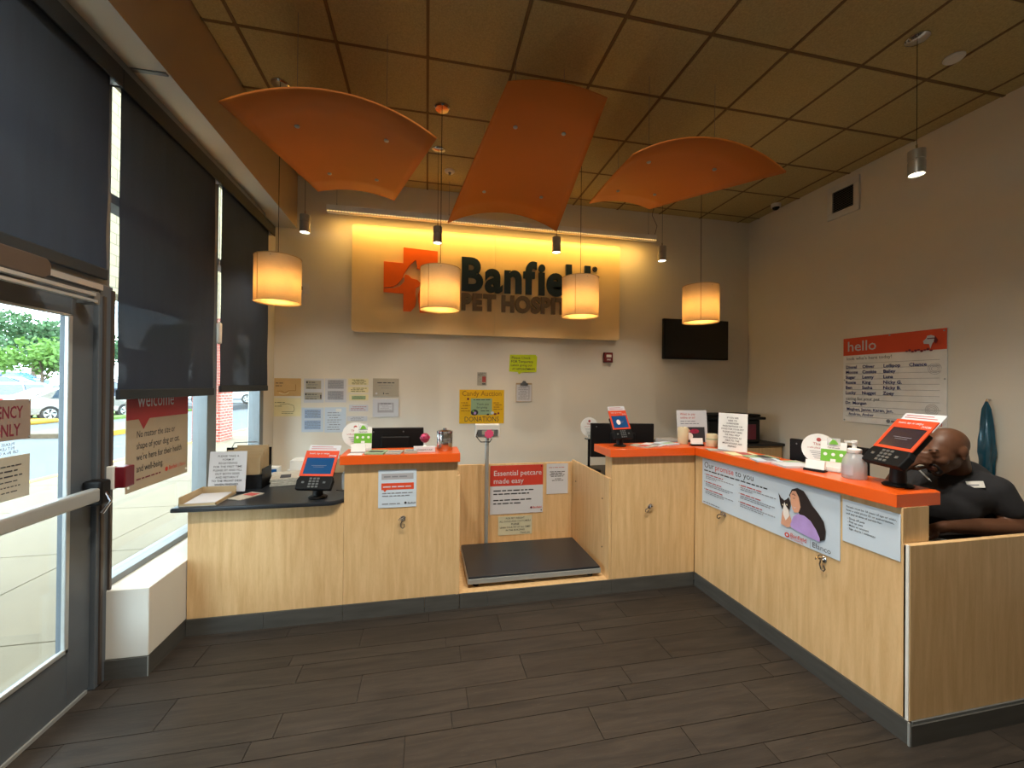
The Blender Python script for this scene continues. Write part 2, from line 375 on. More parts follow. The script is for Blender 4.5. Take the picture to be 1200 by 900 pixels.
FACE = {'back': (PI / 2, 0, 0), 'right': (PI / 2, 0, -PI / 2), 'left': (PI / 2, 0, PI / 2)}
RW = random.Random(3)
def sheet(name, label, cat, loc, face, w, h, base, elems, thick=0.003, group=None, part='sheet', outline=None, tilt=0.0, rz=None):
    """flat printed sheet: local x right, y up, z towards the viewer; origin lower left"""
    rot = FACE[face] if rz is None else (PI / 2, 0, rz)
    if tilt: rot = (rot[0] - tilt, rot[1], rot[2])
    t = thing(name, label, cat, loc, 0, group, rot)
    b = MB()
    if outline: b.prism(outline, 0, thick)
    else: b.box(0, w, 0, h, 0, thick)
    b.build(part, base, t)
    parts = {}; z = thick
    for e in elems:
        k, pn, mt = e[0], e[1], e[2]; z += 0.00022
        if pn not in parts: parts[pn] = (MB(), [])
        mb, ms = parts[pn]
        if mt not in ms: ms.append(mt)
        mi = ms.index(mt)
        if k == 'r': x0, y0, x1, y1 = e[3:7]; mb.add([(x0, y0, z), (x1, y0, z), (x1, y1, z), (x0, y1, z)], [(0, 1, 2, 3)], mi)
        elif k == 't': text(mb, e[3], e[4], e[5], e[6], mi, e[7] if len(e) > 7 else 0, e[8] if len(e) > 8 else 'LEFT', z=z, sx=e[9] if len(e) > 9 else 1.0)
        elif k == 'p': mb.add([(p[0], p[1], z) for p in e[3]], [tuple(range(len(e[3])))], mi)
        elif k == 'e':
            cx, cy, rx, ry = e[3:7]; n = 20; mb.add([(cx + rx * math.cos(2 * PI * i / n), cy + ry * math.sin(2 * PI * i / n), z) for i in range(n)], [tuple(range(n))], mi)
        elif k == 'w':   # a line of tiny illegible print
            x, x1, y, hh = e[3:7]
            while x < x1 - hh:
                l = min(hh * RW.uniform(1.2, 4.5), x1 - x); mb.add([(x, y, z), (x + l, y, z), (x + l, y + hh * 0.62, z), (x, y + hh * 0.62, z)], [(0, 1, 2, 3)], mi); x += l + hh * 0.6
        elif k == 'l':
            pts = e[3]; wd = e[4]
            for (a, bb) in zip(pts[:-1], pts[1:]):
                d = Vector((bb[0] - a[0], bb[1] - a[1])); 
                if d.length < 1e-6: continue
                nn = Vector((-d.y, d.x)).normalized() * wd / 2
                mb.add([(a[0] - nn.x, a[1] - nn.y, z), (bb[0] - nn.x, bb[1] - nn.y, z), (bb[0] + nn.x, bb[1] + nn.y, z), (a[0] + nn.x, a[1] + nn.y, z)], [(0, 1, 2, 3)], mi)
    for pn, (mb, ms) in parts.items():
        if mb.f:
            po = mb.build(pn, ms, t)
            if 'print' in pn or pn in ('doodles', 'paw_sketch', 'ruled_lines', 'scroll_line', 'sticker', 'handwriting', 'dog_sketch', 'card_mark', 'logo', 'table', 'portrait_brow', 'portrait_cat', 'portrait_skin', 'photo_sticker', 'photograph', 'card'): po['kind'] = 'stuff'
    return t

# ================================================================== SETTING
XL, XR, YB, YF, ZC = -1.66, 4.455, 4.97, -2.5, 3.86
def struct(mb, name, mats, parent=None, **k):
    o = mb.build(name, mats, parent, **k); o['kind'] = 'structure'; return o
floor = struct(MB().box(XL - 0.12, XR + 0.1, YF - 0.1, YB + 0.1, -0.15, -0.006), 'floor', 'tile_grout')
rows = [2.97, 2.785, 2.69, 2.502, 2.409, 2.267, 2.072, 1.934, 1.836, 1.650, 1.505, 1.409]
offs = [0.072, 0.03, 0.474, 0.128, 0.203, 0.53, 0.210, 0.128, -0.076, 0.29, 1.436 - 0.845, 0.81, 0.36]
wd = [0.187, 0.143, 0.095]; i = 0
while rows[-1] > YF: rows.append(rows[-1] - wd[i % 3]); i += 1
while len(offs) < len(rows): offs.append((offs[-1] + 0.31 + 0.13 * (len(offs) % 2)) % 0.845)
far = MB(); rr = random.Random(5); PL = 0.845
for k in range(len(rows) - 1):
    y1, y0 = rows[k] - 0.0015, rows[k + 1] + 0.0015
    x = offs[k] - PL * 8
    while x < XR:
        a, b = max(x + 0.0015, XL + 0.03), min(x + PL - 0.0015, XR)
        if k == 0 or y1 > 2.8: b = min(b, 2.2)
        x += PL
        if b - a < 0.02: continue
        if a > 2.16 and y0 > 1.40: continue          # under the counter and behind it
        if y1 < 0.55: far.box(a, b, y0, y1, -0.01, 0)
        else:
            dz = rr.uniform(0, 0.0006); MB().box(a, b, y0, y1, -0.01, dz).build('plank', 'plank_tile', floor)
o = far.build('plank_field', 'plank_tile', floor); o['kind'] = 'stuff'
mb = MB(); y = 1.42
while y < 4.9: mb.box(2.25, XR, y, y + 0.185, -0.01, 0); y += 0.188
o = mb.build('plank_field', 'plank_tile', floor); o['kind'] = 'stuff'

# ceiling and its tiles
ceiling = struct(MB().box(XL - 0.12, XR + 0.1, YF - 0.1, YB + 0.1, ZC + 0.02, ZC + 0.12), 'ceiling', 'ceiling_grid')
gx = [-1.44 - 0.001] + [-0.615 * 2 - 0.01 + 0.612 * k for k in range(0, 10)] + [XR]
gy = [YB, 4.79, 4.175, 3.566, 2.962, 2.36]
while gy[-1] > YF: gy.append(gy[-1] - 0.606)
tile_me = {}
farm = MB()
for a in range(len(gx) - 1):
    for b in range(len(gy) - 1):
        x0, x1, y1, y0 = gx[a] + 0.008, gx[a + 1] - 0.008, gy[b] - 0.008, gy[b + 1] + 0.008
        if y1 < 0.5: farm.box(x0, x1, y0, y1, ZC - 0.001, ZC + 0.018); continue
        key = (round(x1 - x0, 3), round(y1 - y0, 3))
        if key not in tile_me:
            w, h = (x1 - x0) / 2, (y1 - y0) / 2; m_ = MB()
            m_.box(-w, w, -h, h, 0.006, 0.018); m_.box(-w + 0.006, w - 0.006, -h + 0.006, h - 0.006, -0.001, 0.006)
            o = m_.build('ceiling_tile', 'ceiling_tile', ceiling, loc=((x0 + x1) / 2, (y0 + y1) / 2, ZC)); tile_me[key] = o
        else:
            o = tile_me[key].copy(); COL.objects.link(o); o.location = ((x0 + x1) / 2, (y0 + y1) / 2, ZC)
o = farm.build('ceiling_tile_field', 'ceiling_tile', ceiling); o['kind'] = 'stuff'
for gxx in gx[1:-1]: MB().box(gxx - 0.010, gxx + 0.010, YF, YB, ZC - 0.002, ZC + 0.019).build('grid_bar', 'ceiling_grid', ceiling)
for gyy in gy[1:-1]: MB().box(gx[0], XR, gyy - 0.010, gyy + 0.010, ZC - 0.0015, ZC + 0.019).build('grid_bar', 'ceiling_grid', ceiling)

struct(MB().box(XL - 0.12, XR + 0.1, YB, YB + 0.1, -0.01, ZC + 0.02), 'wall_back', 'wall_paint')
struct(MB().box(XR, XR + 0.1, YF, YB, -0.01, ZC + 0.02), 'wall_right', 'wall_paint')
struct(MB().box(XL - 0.12, XR + 0.1, YF - 0.1, YF, -0.01, ZC + 0.02), 'wall_front', 'wall_paint')
mb = MB(); mb.box(XL - 0.1, XL, 4.57, YB, 0, 3.27); mb.box(XL - 0.1, XL, YF, YB, 3.262, ZC); mb.box(XL - 0.1, XL, 2.5, 4.57, 0, 0.44); mb.box(XL - 0.1, XL, YF, 1.33, 0, 0.44); mb.box(XL - 0.1, XL, YF, -0.65, 0.44, 3.262)
wl = struct(mb, 'wall_left', 'wall_left_paint')
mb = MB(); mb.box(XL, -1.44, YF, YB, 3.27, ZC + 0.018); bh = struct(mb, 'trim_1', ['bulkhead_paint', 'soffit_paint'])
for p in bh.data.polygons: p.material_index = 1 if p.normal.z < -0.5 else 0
MB().box(-1.655, -1.45, 2.635, 2.66, 3.262, 3.27).build('joint_strip', 'grey_metal', bh)
# low ledge below the windows
mb = MB(); mb.box(XL, -1.41, 2.48, YB, 0.1, 0.455); led = struct(mb, 'trim_2', 'wall_left_paint', bevel=0.004)
for (a, b) in ((2.48, 2.85), (2.85, 3.7), (3.7, 4.55), (4.55, YB)): MB().box(-1.418, -1.408, a + 0.001, b - 0.001, 0, 0.1).build('kick_tile', 'kick_tile', led)
MB().box(-1.62, -1.408, 2.472, 2.482, 0, 0.1).build('kick_tile', 'kick_tile', led); MB().box(-1.409, -1.405, 2.470, 2.476, 0, 0.1).build('corner_bead', 'light_metal', led)

# windows in the left wall: frame bars and panes
def window(name, y0, y1, z0, z1, ml=None, trans=(), face=0.04, mw=0.05, mr=None):
    ml = ml or mw; mr = mr or mw
    xo, xi = XL - 0.06, XL + face
    mb = MB(); mb.box(xo, xi, y0, y1, z0, z0 + mw); mb.box(xo, xi, y0, y1, z1 - mw, z1); mb.box(xo, xi, y0, y0 + ml, z0 + mw, z1 - mw); mb.box(xo, xi, y1 - mr, y1, z0 + mw, z1 - mw)
    w = struct(mb, name, 'grey_metal', bevel=0.003)
    for z in trans: MB().box(xo, xi, y0 + ml, y1 - mr, z - 0.025, z + 0.025).build('transom_bar', 'dark_metal', w)
    zs = [z0 + mw] + sorted(trans) + [z1 - mw]
    for a, b in zip(zs[:-1], zs[1:]): MB().box(XL - 0.022, XL - 0.014, y0 + ml - 0.005, y1 - mr + 0.005, a, b).build('pane', 'window_glass', w)
    return w
window('window_1', 2.50, 3.61, 0.44, 3.262, trans=(2.49,), mw=0.05, ml=0.008, mr=0.12)
window('window_2', 3.61, 4.57, 0.44, 3.262, trans=(2.49,), mw=0.05, ml=0.015, mr=0.09)
window('window_3', 1.33, 2.50, 2.02, 3.262, trans=(2.60,))
window('window_4', -0.65, 1.33, 0.44, 3.262, trans=(2.49,))
# door and its frame
mb = MB(); mb.box(XL - 0.06, -1.60, 2.41, 2.50, 0, 2.02); mb.box(XL - 0.06, -1.60, 1.33, 1.39, 0, 2.02); mb.box(XL - 0.06, -1.60, 1.39, 2.41, 1.965, 2.02)
dfr = struct(mb, 'trim_3', 'dark_metal', bevel=0.004)
MB().box(-1.604, -1.592, 2.43, 2.445, 0.01, 1.96).build('door_stop', 'bronze', dfr); MB().box(-1.604, -1.590, 2.485, 2.50, 0.01, 2.0).build('frame_edge', 'bronze', dfr)
DY0, DY1, DZ1 = 1.395, 2.405, 1.958
mb = MB(); mb.box(-1.665, -1.62, DY0, DY0 + 0.13, 0.02, DZ1); mb.box(-1.665, -1.62, DY1 - 0.13, DY1, 0.02, DZ1)
mb.box(-1.665, -1.62, DY0 + 0.13, DY1 - 0.13, 0.02, 0.275); mb.box(-1.665, -1.62, DY0 + 0.13, DY1 - 0.13, 1.842, DZ1)
door = struct(mb, 'door_1', 'dark_metal', bevel=0.003)
mb = MB(); ya, yb, za, zb = DY0 + 0.13, DY1 - 0.13, 0.275, 1.842
mb.box(-1.63, -1.612, yb - 0.022, yb, za, zb); mb.box(-1.63, -1.612, ya, ya + 0.022, za, zb); mb.box(-1.63, -1.612, ya, yb, za, za + 0.022); mb.box(-1.63, -1.612, ya, yb, zb - 0.012, zb)
mb.build('glazing_bead', 'light_metal', door, bevel=0.004)
MB().box(-1.647, -1.641, ya - 0.005, yb + 0.005, za - 0.005, zb + 0.005).build('pane', 'door_glass', door)
pb = MB(); pb.box(-1.575, -1.53, DY0 + 0.04, 2.33, 0.955, 1.02); pbo = pb.build('push_bar', 'light_metal', door, bevel=0.010)
MB().box(-1.612, -1.53, 2.33, 2.40, 0.93, 1.05).build('latch_case', 'black_plastic', door, bevel=0.012)
MB().tube([(-1.53, 2.36, 0.99), (-1.50, 2.345, 0.95), (-1.52, 2.32, 0.90)], 0.008).build('latch_lever', 'chrome', door)
MB().box(-1.612, -1.575, DY0 + 0.02, DY0 + 0.1, 0.94, 1.03).build('bar_bracket', 'black_plastic', door, bevel=0.006)
mb = MB(); mb.prism([(1.55, 1.95), (2.02, 1.95), (2.05, 1.97), (2.05, 2.02), (2.03, 2.035), (1.55, 2.035)], 0, 0.07)
o = mb.build('closer_body', 'bronze', door, bevel=0.006); o.matrix_parent_inverse = Matrix(); o.rotation_euler = (PI / 2, 0, PI / 2); o.location = (-1.60, 0, 0)
mb = MB(); mb.box(-1.545, -1.52, 1.60, 2.27, 1.93, 1.945); mb.box(-1.545, -1.52, 1.75, 2.28, 1.902, 1.914); mb.build('closer_arm', 'light_metal', door)
MB().box(-1.60, -1.53, 2.27, 2.31, 1.895, 1.955).build('arm_bracket', 'grey_metal', door, bevel=0.004)
MB().box(-1.600, -1.585, 1.40, 2.41, 1.985, 2.012).build('header_strip', 'light_metal', door)
MB().box(-1.66, -1.612, DY0 + 0.02, DY1 - 0.02, 0.003, 0.02).build('threshold', 'light_metal', door)

# sidewalk, road, planted island and the arcade outside
sw = struct(MB().box(-6.0, XL - 0.12, -12, 30, -0.2, -0.06), 'trim_4', 'joint_dark')
y = -12
while y < 30:
    for (a, b) in ((-3.05, XL - 0.13), (-4.55, -3.06), (-5.99, -4.56)): MB().box(a, b, y + 0.006, y + 1.494, -0.1, -0.05).build('sidewalk_slab', 'concrete', sw)
    y += 1.5
MB().box(-6.16, -6.0, -12, 40, -0.25, -0.045).build('curb', 'yellow_curb', sw, bevel=0.015)
rd = struct(MB().box(-90, -6.1, -30, 120, -0.4, -0.2), 'trim_5', 'asphalt')
isl = MB(); isl.box(-12.2, -10.0, 14.9, 19.0, -0.22, -0.06); isl.build('island', 'mulch', rd)
MB().box(-10.0, -9.85, 14.8, 19.1, -0.22, -0.04).build('island_curb', 'yellow_curb', rd, bevel=0.015)
MB().box(-17.0, -15.2, 19.5, 20.9, -0.22, -0.03).build('island_curb', 'yellow_curb', rd, bevel=0.1)
MB().box(-19.0, -14.0, 21.5, 60, -0.22, -0.08).build('island_grass', 'grass', rd)
mb = MB(); mb.box(-6.5, -5.95, -5, 45, 3.25, 7.4); arc = struct(mb, 'trim_6', 'cream_block')
for yy in (12.3, 21.3, 30.3, -1.0): MB().box(-6.07, -5.40, yy, yy + 0.7, -0.06, 3.25).build('brick_pier', 'red_brick', arc)
# walls of the building on the outside, above the glazing
struct(MB().box(XL - 0.3, XL - 0.12, YF - 4, YB + 0.1, 3.4, 6.0), 'trim_7', 'cream_block')

# ================================================================== ROLLER SHADES
def shade(y0, y1, z0, c0, c1, label):
    t = thing('roller_shade', label, 'roller shade', (-1.58, (y0 + y1) / 2, 3.06), 0, 'dark roller shades on the window wall')
    n = 24; mb = MB(); v = []
    for k in range(n + 1):
        z = z0 + 0.02 + (3.10 - z0 - 0.02) * k / n
        for j in range(9):
            y = y0 + (y1 - y0) * j / 8; v.append((-1.600 + 0.003 * math.sin(k * 0.7 + j * 0.9) * (1 - k / n), y + 0.006 * math.sin(z * 2.2 + y0) * (1 if j == 8 else 0), z))
    mb.add(v, [(k * 9 + j, k * 9 + j + 1, (k + 1) * 9 + j + 1, (k + 1) * 9 + j) for k in range(n) for j in range(8)])
    mb.build('fabric', 'shade_fabric', t, smooth=True, world=True)
    MB().box(-1.610, -1.588, y0, y1, z0, z0 + 0.055).build('hem_bar', 'shade_box', t, bevel=0.006, world=True)
    mb = MB(); mb.box(-1.575, -1.565, c0, c1, 3.065, 3.165); mb.build('fascia', 'shade_box', t, bevel=0.002, world=True)
    MB().tube([(-1.61, y0 + 0.01, 3.115), (-1.61, y1 - 0.01, 3.115)], 0.024, 12).build('roller_tube', 'shade_box', t, world=True)
    for yy in (c0 + 0.004, c1 - 0.008): MB().box(-1.655, -1.575, yy, yy + 0.004, 3.07, 3.155).build('end_bracket', 'white_plastic' if yy > c0 + 0.1 else 'shade_box', t, world=True)
    return t
shade(1.36, 2.450, 2.045, 1.3, 2.495, 'dark navy roller shade pulled halfway over the glass door')
shade(2.535, 3.520, 1.435, 2.50, 3.565, 'dark roller shade hanging over the welcome poster, right of the door')
s3 = shade(3.625, 4.600, 1.455, 3.568, 4.68, 'narrow dark roller shade beside the back wall corner')
ch = MB(); ch.tube([(-1.59, 3.575, 3.06), (-1.59, 3.575, 1.3)], 0.0022, 5)
ch.build('bead_chain', 'white_plastic', s3, world=True)
MB().lathe([(0.001, 0), (0.017, 0.01), (0.018, 0.16), (0.001, 0.18)], (-1.585, 3.575, 1.83), 14).build('chain_weight', 'white_plastic', s3, smooth=True, world=True)
shade(-0.6, 1.30, 0.6, -0.62, 1.296, 'dark roller shade on the window before the door, nearest the camera')

# ================================================================== COUNTERS
def kick(par, segs, face, c, d=0.012):
    for (a, b) in segs:
        if face == 'y': MB().box(a + 0.001, b - 0.001, c - d, c, 0.001, 0.1).build('kick_tile', 'kick_tile', par, world=True)
        else: MB().box(c - d, c, a + 0.001, b - 0.001, 0.001, 0.1).build('kick_tile', 'kick_tile', par, world=True)
# low desk by the window
t = thing('check_in_desk', 'low maple desk below the windows with a rounded black top', 'desk', (-0.95, 2.95, 0))
MB().box(-1.405, -0.518, 2.815, 2.835, 0.1, 0.756).build('front_panel', 'maple', t, bevel=0.0015, world=True)
MB().box(-1.405, -0.53, 2.835, 3.74, 0.02, 0.74).build('carcass', 'maple_dark_edge', t, world=True)
kick(t, ((-1.405, -0.98), (-0.98, -0.518)), 'y', 2.818)
pts = [(-1.475, 2.765), (-0.60, 2.765)]
for k in range(1, 9): a = -PI / 2 + PI / 2 * k / 8; pts.append((-0.605 + 0.085 * math.cos(a), 2.85 + 0.085 * math.sin(a)))
pts += [(-0.52, 2.86), (-0.52, 3.76), (-1.475, 3.76)]
pts = [(x if x > -1.45 else -1.475, y) for x, y in pts]
MB().prism(pts, 0.757, 0.785).build('desk_top', 'black_laminate', t, bevel=0.008, world=True)
# first raised counter
t1 = thing('reception_counter', 'raised maple counter block left of the scale niche with an orange top', 'counter', (-0.15, 2.9, 0), 0, 'raised counter blocks with orange tops')
MB().box(-0.517, 0.215, 2.815, 2.835, 0.1, 1.01).build('front_panel', 'maple', t1, bevel=0.0015, world=True)
MB().box(-0.505, 0.205, 2.835, 2.93, 0.02, 1.01).build('core', 'maple_dark_edge', t1, world=True)
MB().box(-0.505, 0.205, 2.935, 3.62, 0.02, 0.75).build('cabinet', 'maple_dark_edge', t1, world=True)
MB().box(0.208, 0.232, 2.81, 3.62, 0.1, 0.912).build('end_panel', 'maple', t1, bevel=0.002, world=True)
MB().box(-0.509, 0.208, 2.94, 3.62, 0.752, 0.785).build('worktop', 'dark_counter', t1, world=True)
MB().box(-0.54, 0.228, 2.775, 3.075, 1.011, 1.07).build('counter_top', 'orange_laminate', t1, bevel=0.002, world=True)
kick(t1, ((-0.517, 0.0), (0.0, 0.232)), 'y', 2.818)
# niche for the scale
t = thing('scale_niche', 'low maple plywood niche with a raised floor around the pet scale', 'niche', (0.78, 3.2, 0))
MB().box(0.234, 1.33, 2.815, 3.60, 0.06, 0.1).build('niche_floor', 'maple', t, bevel=0.002, world=True)
MB().box(0.234, 1.33, 2.84, 3.60, 0.002, 0.059).build('plinth', 'maple_dark_edge', t, world=True)
MB().box(0.234, 1.352, 3.61, 3.635, 0.06, 0.826).build('back_panel', 'maple', t, bevel=0.002, world=True)
MB().box(1.332, 1.352, 2.815, 3.608, 0.06, 0.848).build('side_panel', 'maple', t, bevel=0.002, world=True)
for (yy, zz) in ((2.93, 0.67), (2.93, 0.30), (3.5, 0.67)): MB().tube([(1.333, yy, zz), (1.329, yy, zz)], 0.006, 8).build('screw_cap', 'bronze', t, world=True)
kick(t, ((0.234, 0.43), (0.43, 1.275), (1.275, 1.352)), 'y', 2.818)
# second raised counter
t = thing('reception_counter', 'raised maple counter block between the scale niche and the long counter', 'counter', (1.7, 2.9, 0), 0, 'raised counter blocks with orange tops')
MB().box(1.354, 2.048, 2.815, 2.835, 0.1, 1.01).build('front_panel', 'maple', t, bevel=0.0015, world=True)
MB().box(1.354, 2.048, 2.836, 2.93, 0.02, 1.01).build('core', 'maple', t, world=True)
MB().box(1.354, 2.15, 2.935, 3.60, 0.02, 0.75).build('cabinet', 'maple_dark_edge', t, world=True)
MB().box(1.354, 2.20, 2.935, 3.62, 0.752, 0.785).build('worktop', 'dark_counter', t, world=True)
MB().prism([(1.322, 2.775), (2.018, 2.775), (2.018, 2.775), (2.30, 3.075), (1.322, 3.075)], 1.011, 1.07).build('counter_top', 'orange_laminate', t, bevel=0.002, world=True)
kick(t, ((1.352, 2.038),), 'y', 2.818)
# long counter on the right
t = thing('long_counter', 'long maple reception counter on the right with the promise poster', 'counter', (2.2, 2.1, 0))
MB().box(2.05, 2.07, 1.385, 2.813, 0.1, 0.852).build('front_panel', 'maple', t, bevel=0.0015, world=True)
MB().box(2.05, 2.07, 1.400, 2.813, 0.852, 1.01).build('front_panel_upper', 'maple', t, world=True)
MB().box(2.071, 2.20, 1.402, 2.93, 0.02, 1.01).build('core', 'maple', t, world=True)
MB().box(2.045, 2.056, 1.374, 1.386, 0.1, 0.855).build('corner_bead', 'white_plastic', t, world=True)
MB().box(2.05, 2.97, 1.372, 1.398, 0.1, 0.855).build('side_panel', 'maple', t, bevel=0.0015, world=True)
MB().box(2.06, 2.775, 1.366, 1.374, 0.088, 0.1).build('side_ledge', 'grey_metal', t, world=True)
MB().box(2.95, 2.97, 1.40, 1.62, 0.0, 0.75).build('end_panel', 'maple', t, world=True)
MB().prism([(2.203, 1.40), (2.97, 1.40), (2.97, 1.62), (2.62, 1.66), (2.58, 1.75), (2.58, 3.62), (2.203, 3.62)], 0.755, 0.785).build('worktop', 'dark_counter', t, bevel=0.002, world=True)
MB().prism([(2.02, 2.775), (2.02, 1.405), (2.272, 1.405), (2.302, 1.44), (2.302, 3.075)], 1.011, 1.07).build('counter_top', 'orange_laminate', t, bevel=0.002, world=True)
kick(t, ((1.372, 2.17), (2.17, 2.805)), 'x', 2.052)
MB().box(2.037, 2.044, 1.362, 1.371, 0.001, 0.1).build('kick_bead', 'light_metal', t, world=True)
MB().box(2.044, 2.775, 1.360, 1.372, 0.001, 0.088).build('kick_tile', 'kick_tile', t, world=True)
# back cabinet
t = thing('back_cabinet', 'low cabinet along the back wall under the black storage tote', 'cabinet', (3.6, 4.65, 0))
MB().box(2.75, 4.44, 4.38, 4.95, 0.0, 0.80).build('carcass', 'maple_dark_edge', t, world=True)
MB().box(2.73, 4.45, 4.35, 4.96, 0.801, 0.83).build('cabinet_top', 'dark_counter', t, bevel=0.002, world=True)
for k in range(3):
    MB().box(2.77 + k * 0.555, 3.30 + k * 0.555, 4.362, 4.379, 0.1, 0.78).build('cabinet_door', 'maple', t, world=True)

# leash hooks
def hook(loc, face, label, tw=0.0):
    rot = {'back': (0, 0, 0), 'right': (0, 0, -PI / 2)}[face]
    t = thing('leash_hook', label, 'hook', loc, 0, 'metal leash hooks on the counter fronts', rot)
    MB().lathe([(0.016, 0.0015), (0.016, 0.004), (0.010, 0.007)], (0, 0, 0), 16).build('rosette', 'chrome', t, smooth=True, rot=(PI / 2, 0, 0))
    r = [(0.016 * math.cos(a), -0.022 + 0.004 * math.sin(a), 0.012 + 0.012 * math.sin(a)) for a in [2 * PI * k / 12 for k in range(13)]]
    MB().tube([(0, -0.004, 0.001), (0, -0.022, 0.004)], 0.005).build('stem', 'chrome', t); MB().tube(r, 0.003, 6, cap=False).build('ring', 'chrome', t)
    c = math.cos(tw); s = math.sin(tw)
    q = [(0.0, 0.0), (-0.012, -0.022), (-0.012, -0.045), (0.0, -0.056), (0.012, -0.045), (0.008, -0.026)]
    MB().tube([(x * c - z * s, -0.024, x * s + z * c) for x, z in q], 0.0032, 6).build('snap_clip', 'bronze', t)
    q = [(0.0, 0.008), (-0.02, 0.012), (-0.028, 0.0)]
    MB().tube([(x * c - z * s, -0.026, x * s + z * c) for x, z in q], 0.0034, 6).build('swivel', 'chrome', t)
hook((-0.145, 2.815, 0.635), 'back', 'chrome leash hook on the left raised counter under the notice')
hook((1.662, 2.815, 0.625), 'back', 'chrome leash hook on the counter block right of the scale', -1.0)
hook((2.05, 2.49, 0.640), 'right', 'chrome leash hook below the far left end of the promise poster', -1.0)
hook((2.05, 1.76, 0.635), 'right', 'chrome leash hook below the printed woman on the promise poster', 0.3)

# ================================================================== CEILING FITTINGS
def cloud(par, wn, wf, sag_r, bn, bf, L, label):
    x, y, z, yaw, tilt, roll = par
    M = Matrix.Translation((x, y, z)) @ Matrix.Rotation(yaw, 4, 'Z') @ Matrix.Rotation(tilt, 4, 'X') @ Matrix.Rotation(roll, 4, 'Y')
    def P(u, v):
        w = wn + (wf - wn) * (v + 1) / 2; th = w / sag_r * u
        return M @ Vector((sag_r * math.sin(th), v * L, sag_r * math.cos(th) - sag_r))
    t = thing('ceiling_cloud', label, 'ceiling panel', (x, y, z), 0, 'curved orange ceiling panels')
    n = 18; mb = MB(); v = [tuple(P(-1 + 2 * i / n, -1 + 2 * j / 6)) for j in range(7) for i in range(n + 1)]
    mb.add(v, [(j * (n + 1) + i, j * (n + 1) + i + 1, (j + 1) * (n + 1) + i + 1, (j + 1) * (n + 1) + i) for j in range(6) for i in range(n)])
    o = mb.build('curved_panel', 'cloud_orange', t, smooth=True, world=True); so = o.modifiers.new('thick', 'SOLIDIFY'); so.thickness = 0.012; so.offset = 1
    for (u, v, f) in ((-1, -1, bn), (1, -1, bn), (-1, 1, bf), (1, 1, bf)):
        p = P(u * f, v * 0.504)
        MB().ball((p.x, p.y, p.z - 0.004), (0.017, 0.017, 0.010), 10, 6).build('bolt', 'light_metal', t, smooth=True, world=True)
        MB().tube([(p.x, p.y, p.z + 0.014), (p.x, p.y, ZC - 0.002)], 0.0016, 5).build('cable', 'grey_metal', t, world=True)
cloud((-0.579, 3.187, 3.228, .085, .11, -.013), .584, .335, 1.068, .519, .464, .789, 'curved orange ceiling panel nearest the window shades, wide end near')
cloud((0.766, 3.235, 3.35, .038, -.11, -.031), .335, .584, 1.068, .464, .519, .789, 'middle curved orange ceiling panel in front of the lit sign')
cloud((1.903, 3.144, 3.318, -.063, .179, .016), .584, .335, 1.068, .519, .464, .789, 'curved orange ceiling panel nearest the right wall, left of the vent')

def pendant(x, label):
    t = thing('pendant_lamp', label, 'pendant lamp', (x, 3.46, 2.155), 0, 'drum pendant lamps')
    mb = MB(); r = 0.163; h = 0.345; n = 40; v = []
    for z in (0, h):
        for k in range(n): a = 2 * PI * k / n; v.append((r * math.cos(a), r * math.sin(a), z))
    mb.add(v, [(k, (k + 1) % n, n + (k + 1) % n, n + k) for k in range(n)])
    s = mb.build('lamp_shade', 'lamp_fabric', t, smooth=True); so = s.modifiers.new('thick', 'SOLIDIFY'); so.thickness = 0.003
    a = -2.2; MB().tube([(r * math.cos(a) * 1.006, r * math.sin(a) * 1.006, 0.0), (r * math.cos(a) * 1.006, r * math.sin(a) * 1.006, h)], 0.0035, 5).build('seam', 'tan_paper', s)
    for z in (0, h):
        MB().tube([(r * 1.002 * math.cos(2 * PI * k / 40), r * 1.002 * math.sin(2 * PI * k / 40), z) for k in range(41)], 0.003, 5, cap=False).build('rim', 'tan_paper', s)
    MB().tube([(-r, 0, h - 0.02), (r, 0, h - 0.02)], 0.003, 6).tube([(0, -r, h - 0.02), (0, r, h - 0.02)], 0.003, 6).build('spider', 'grey_metal', t)
    MB().lathe([(0.001, 0), (0.02, 0.0), (0.022, 0.07), (0.008, 0.09), (0.001, 0.1)], (0, 0, h - 0.11), 16).build('socket', 'light_metal', t, smooth=True)
    MB().ball((0, 0, h - 0.165), (0.032, 0.032, 0.045), 16, 10).build('bulb', 'bulb', t, smooth=True)
    MB().lathe([(r - 0.006, 0), (r - 0.006, 0.004)], (0, 0, 0.004), 40).build('diffuser', 'lamp_diffuser', t)
    MB().tube([(0, 0, h - 0.015), (0, 0, ZC - 2.155 - 0.02)], 0.0025, 6).build('cord', 'dark_grey_plastic', t)
    MB().lathe([(0.065, 0.016), (0.065, 0.022), (0.001, 0.023)] if False else [(0.001, 0), (0.055, 0.002), (0.065, 0.012), (0.065, 0.022)], (0, 0, ZC - 2.155 - 0.024), 24).build('canopy', 'chrome', t, smooth=True)
    l = light('POINT', 'lamp_light', (0, 0, h - 0.22), 2.6, (1.0, 0.62, 0.24), size=0.05, parent=t)
mat('lamp_diffuser', (250, 232, 190), 0.6, trans=0.7, alpha=0.6)
pendant(-1.135, 'drum pendant lamp nearest the window shades')
pendant(0.103, 'drum pendant lamp hanging between the orange cross logo and the dark letters')
pendant(1.343, 'drum pendant lamp covering the right end of the hospital lettering')
pendant(2.566, 'drum pendant lamp in front of the wall television')

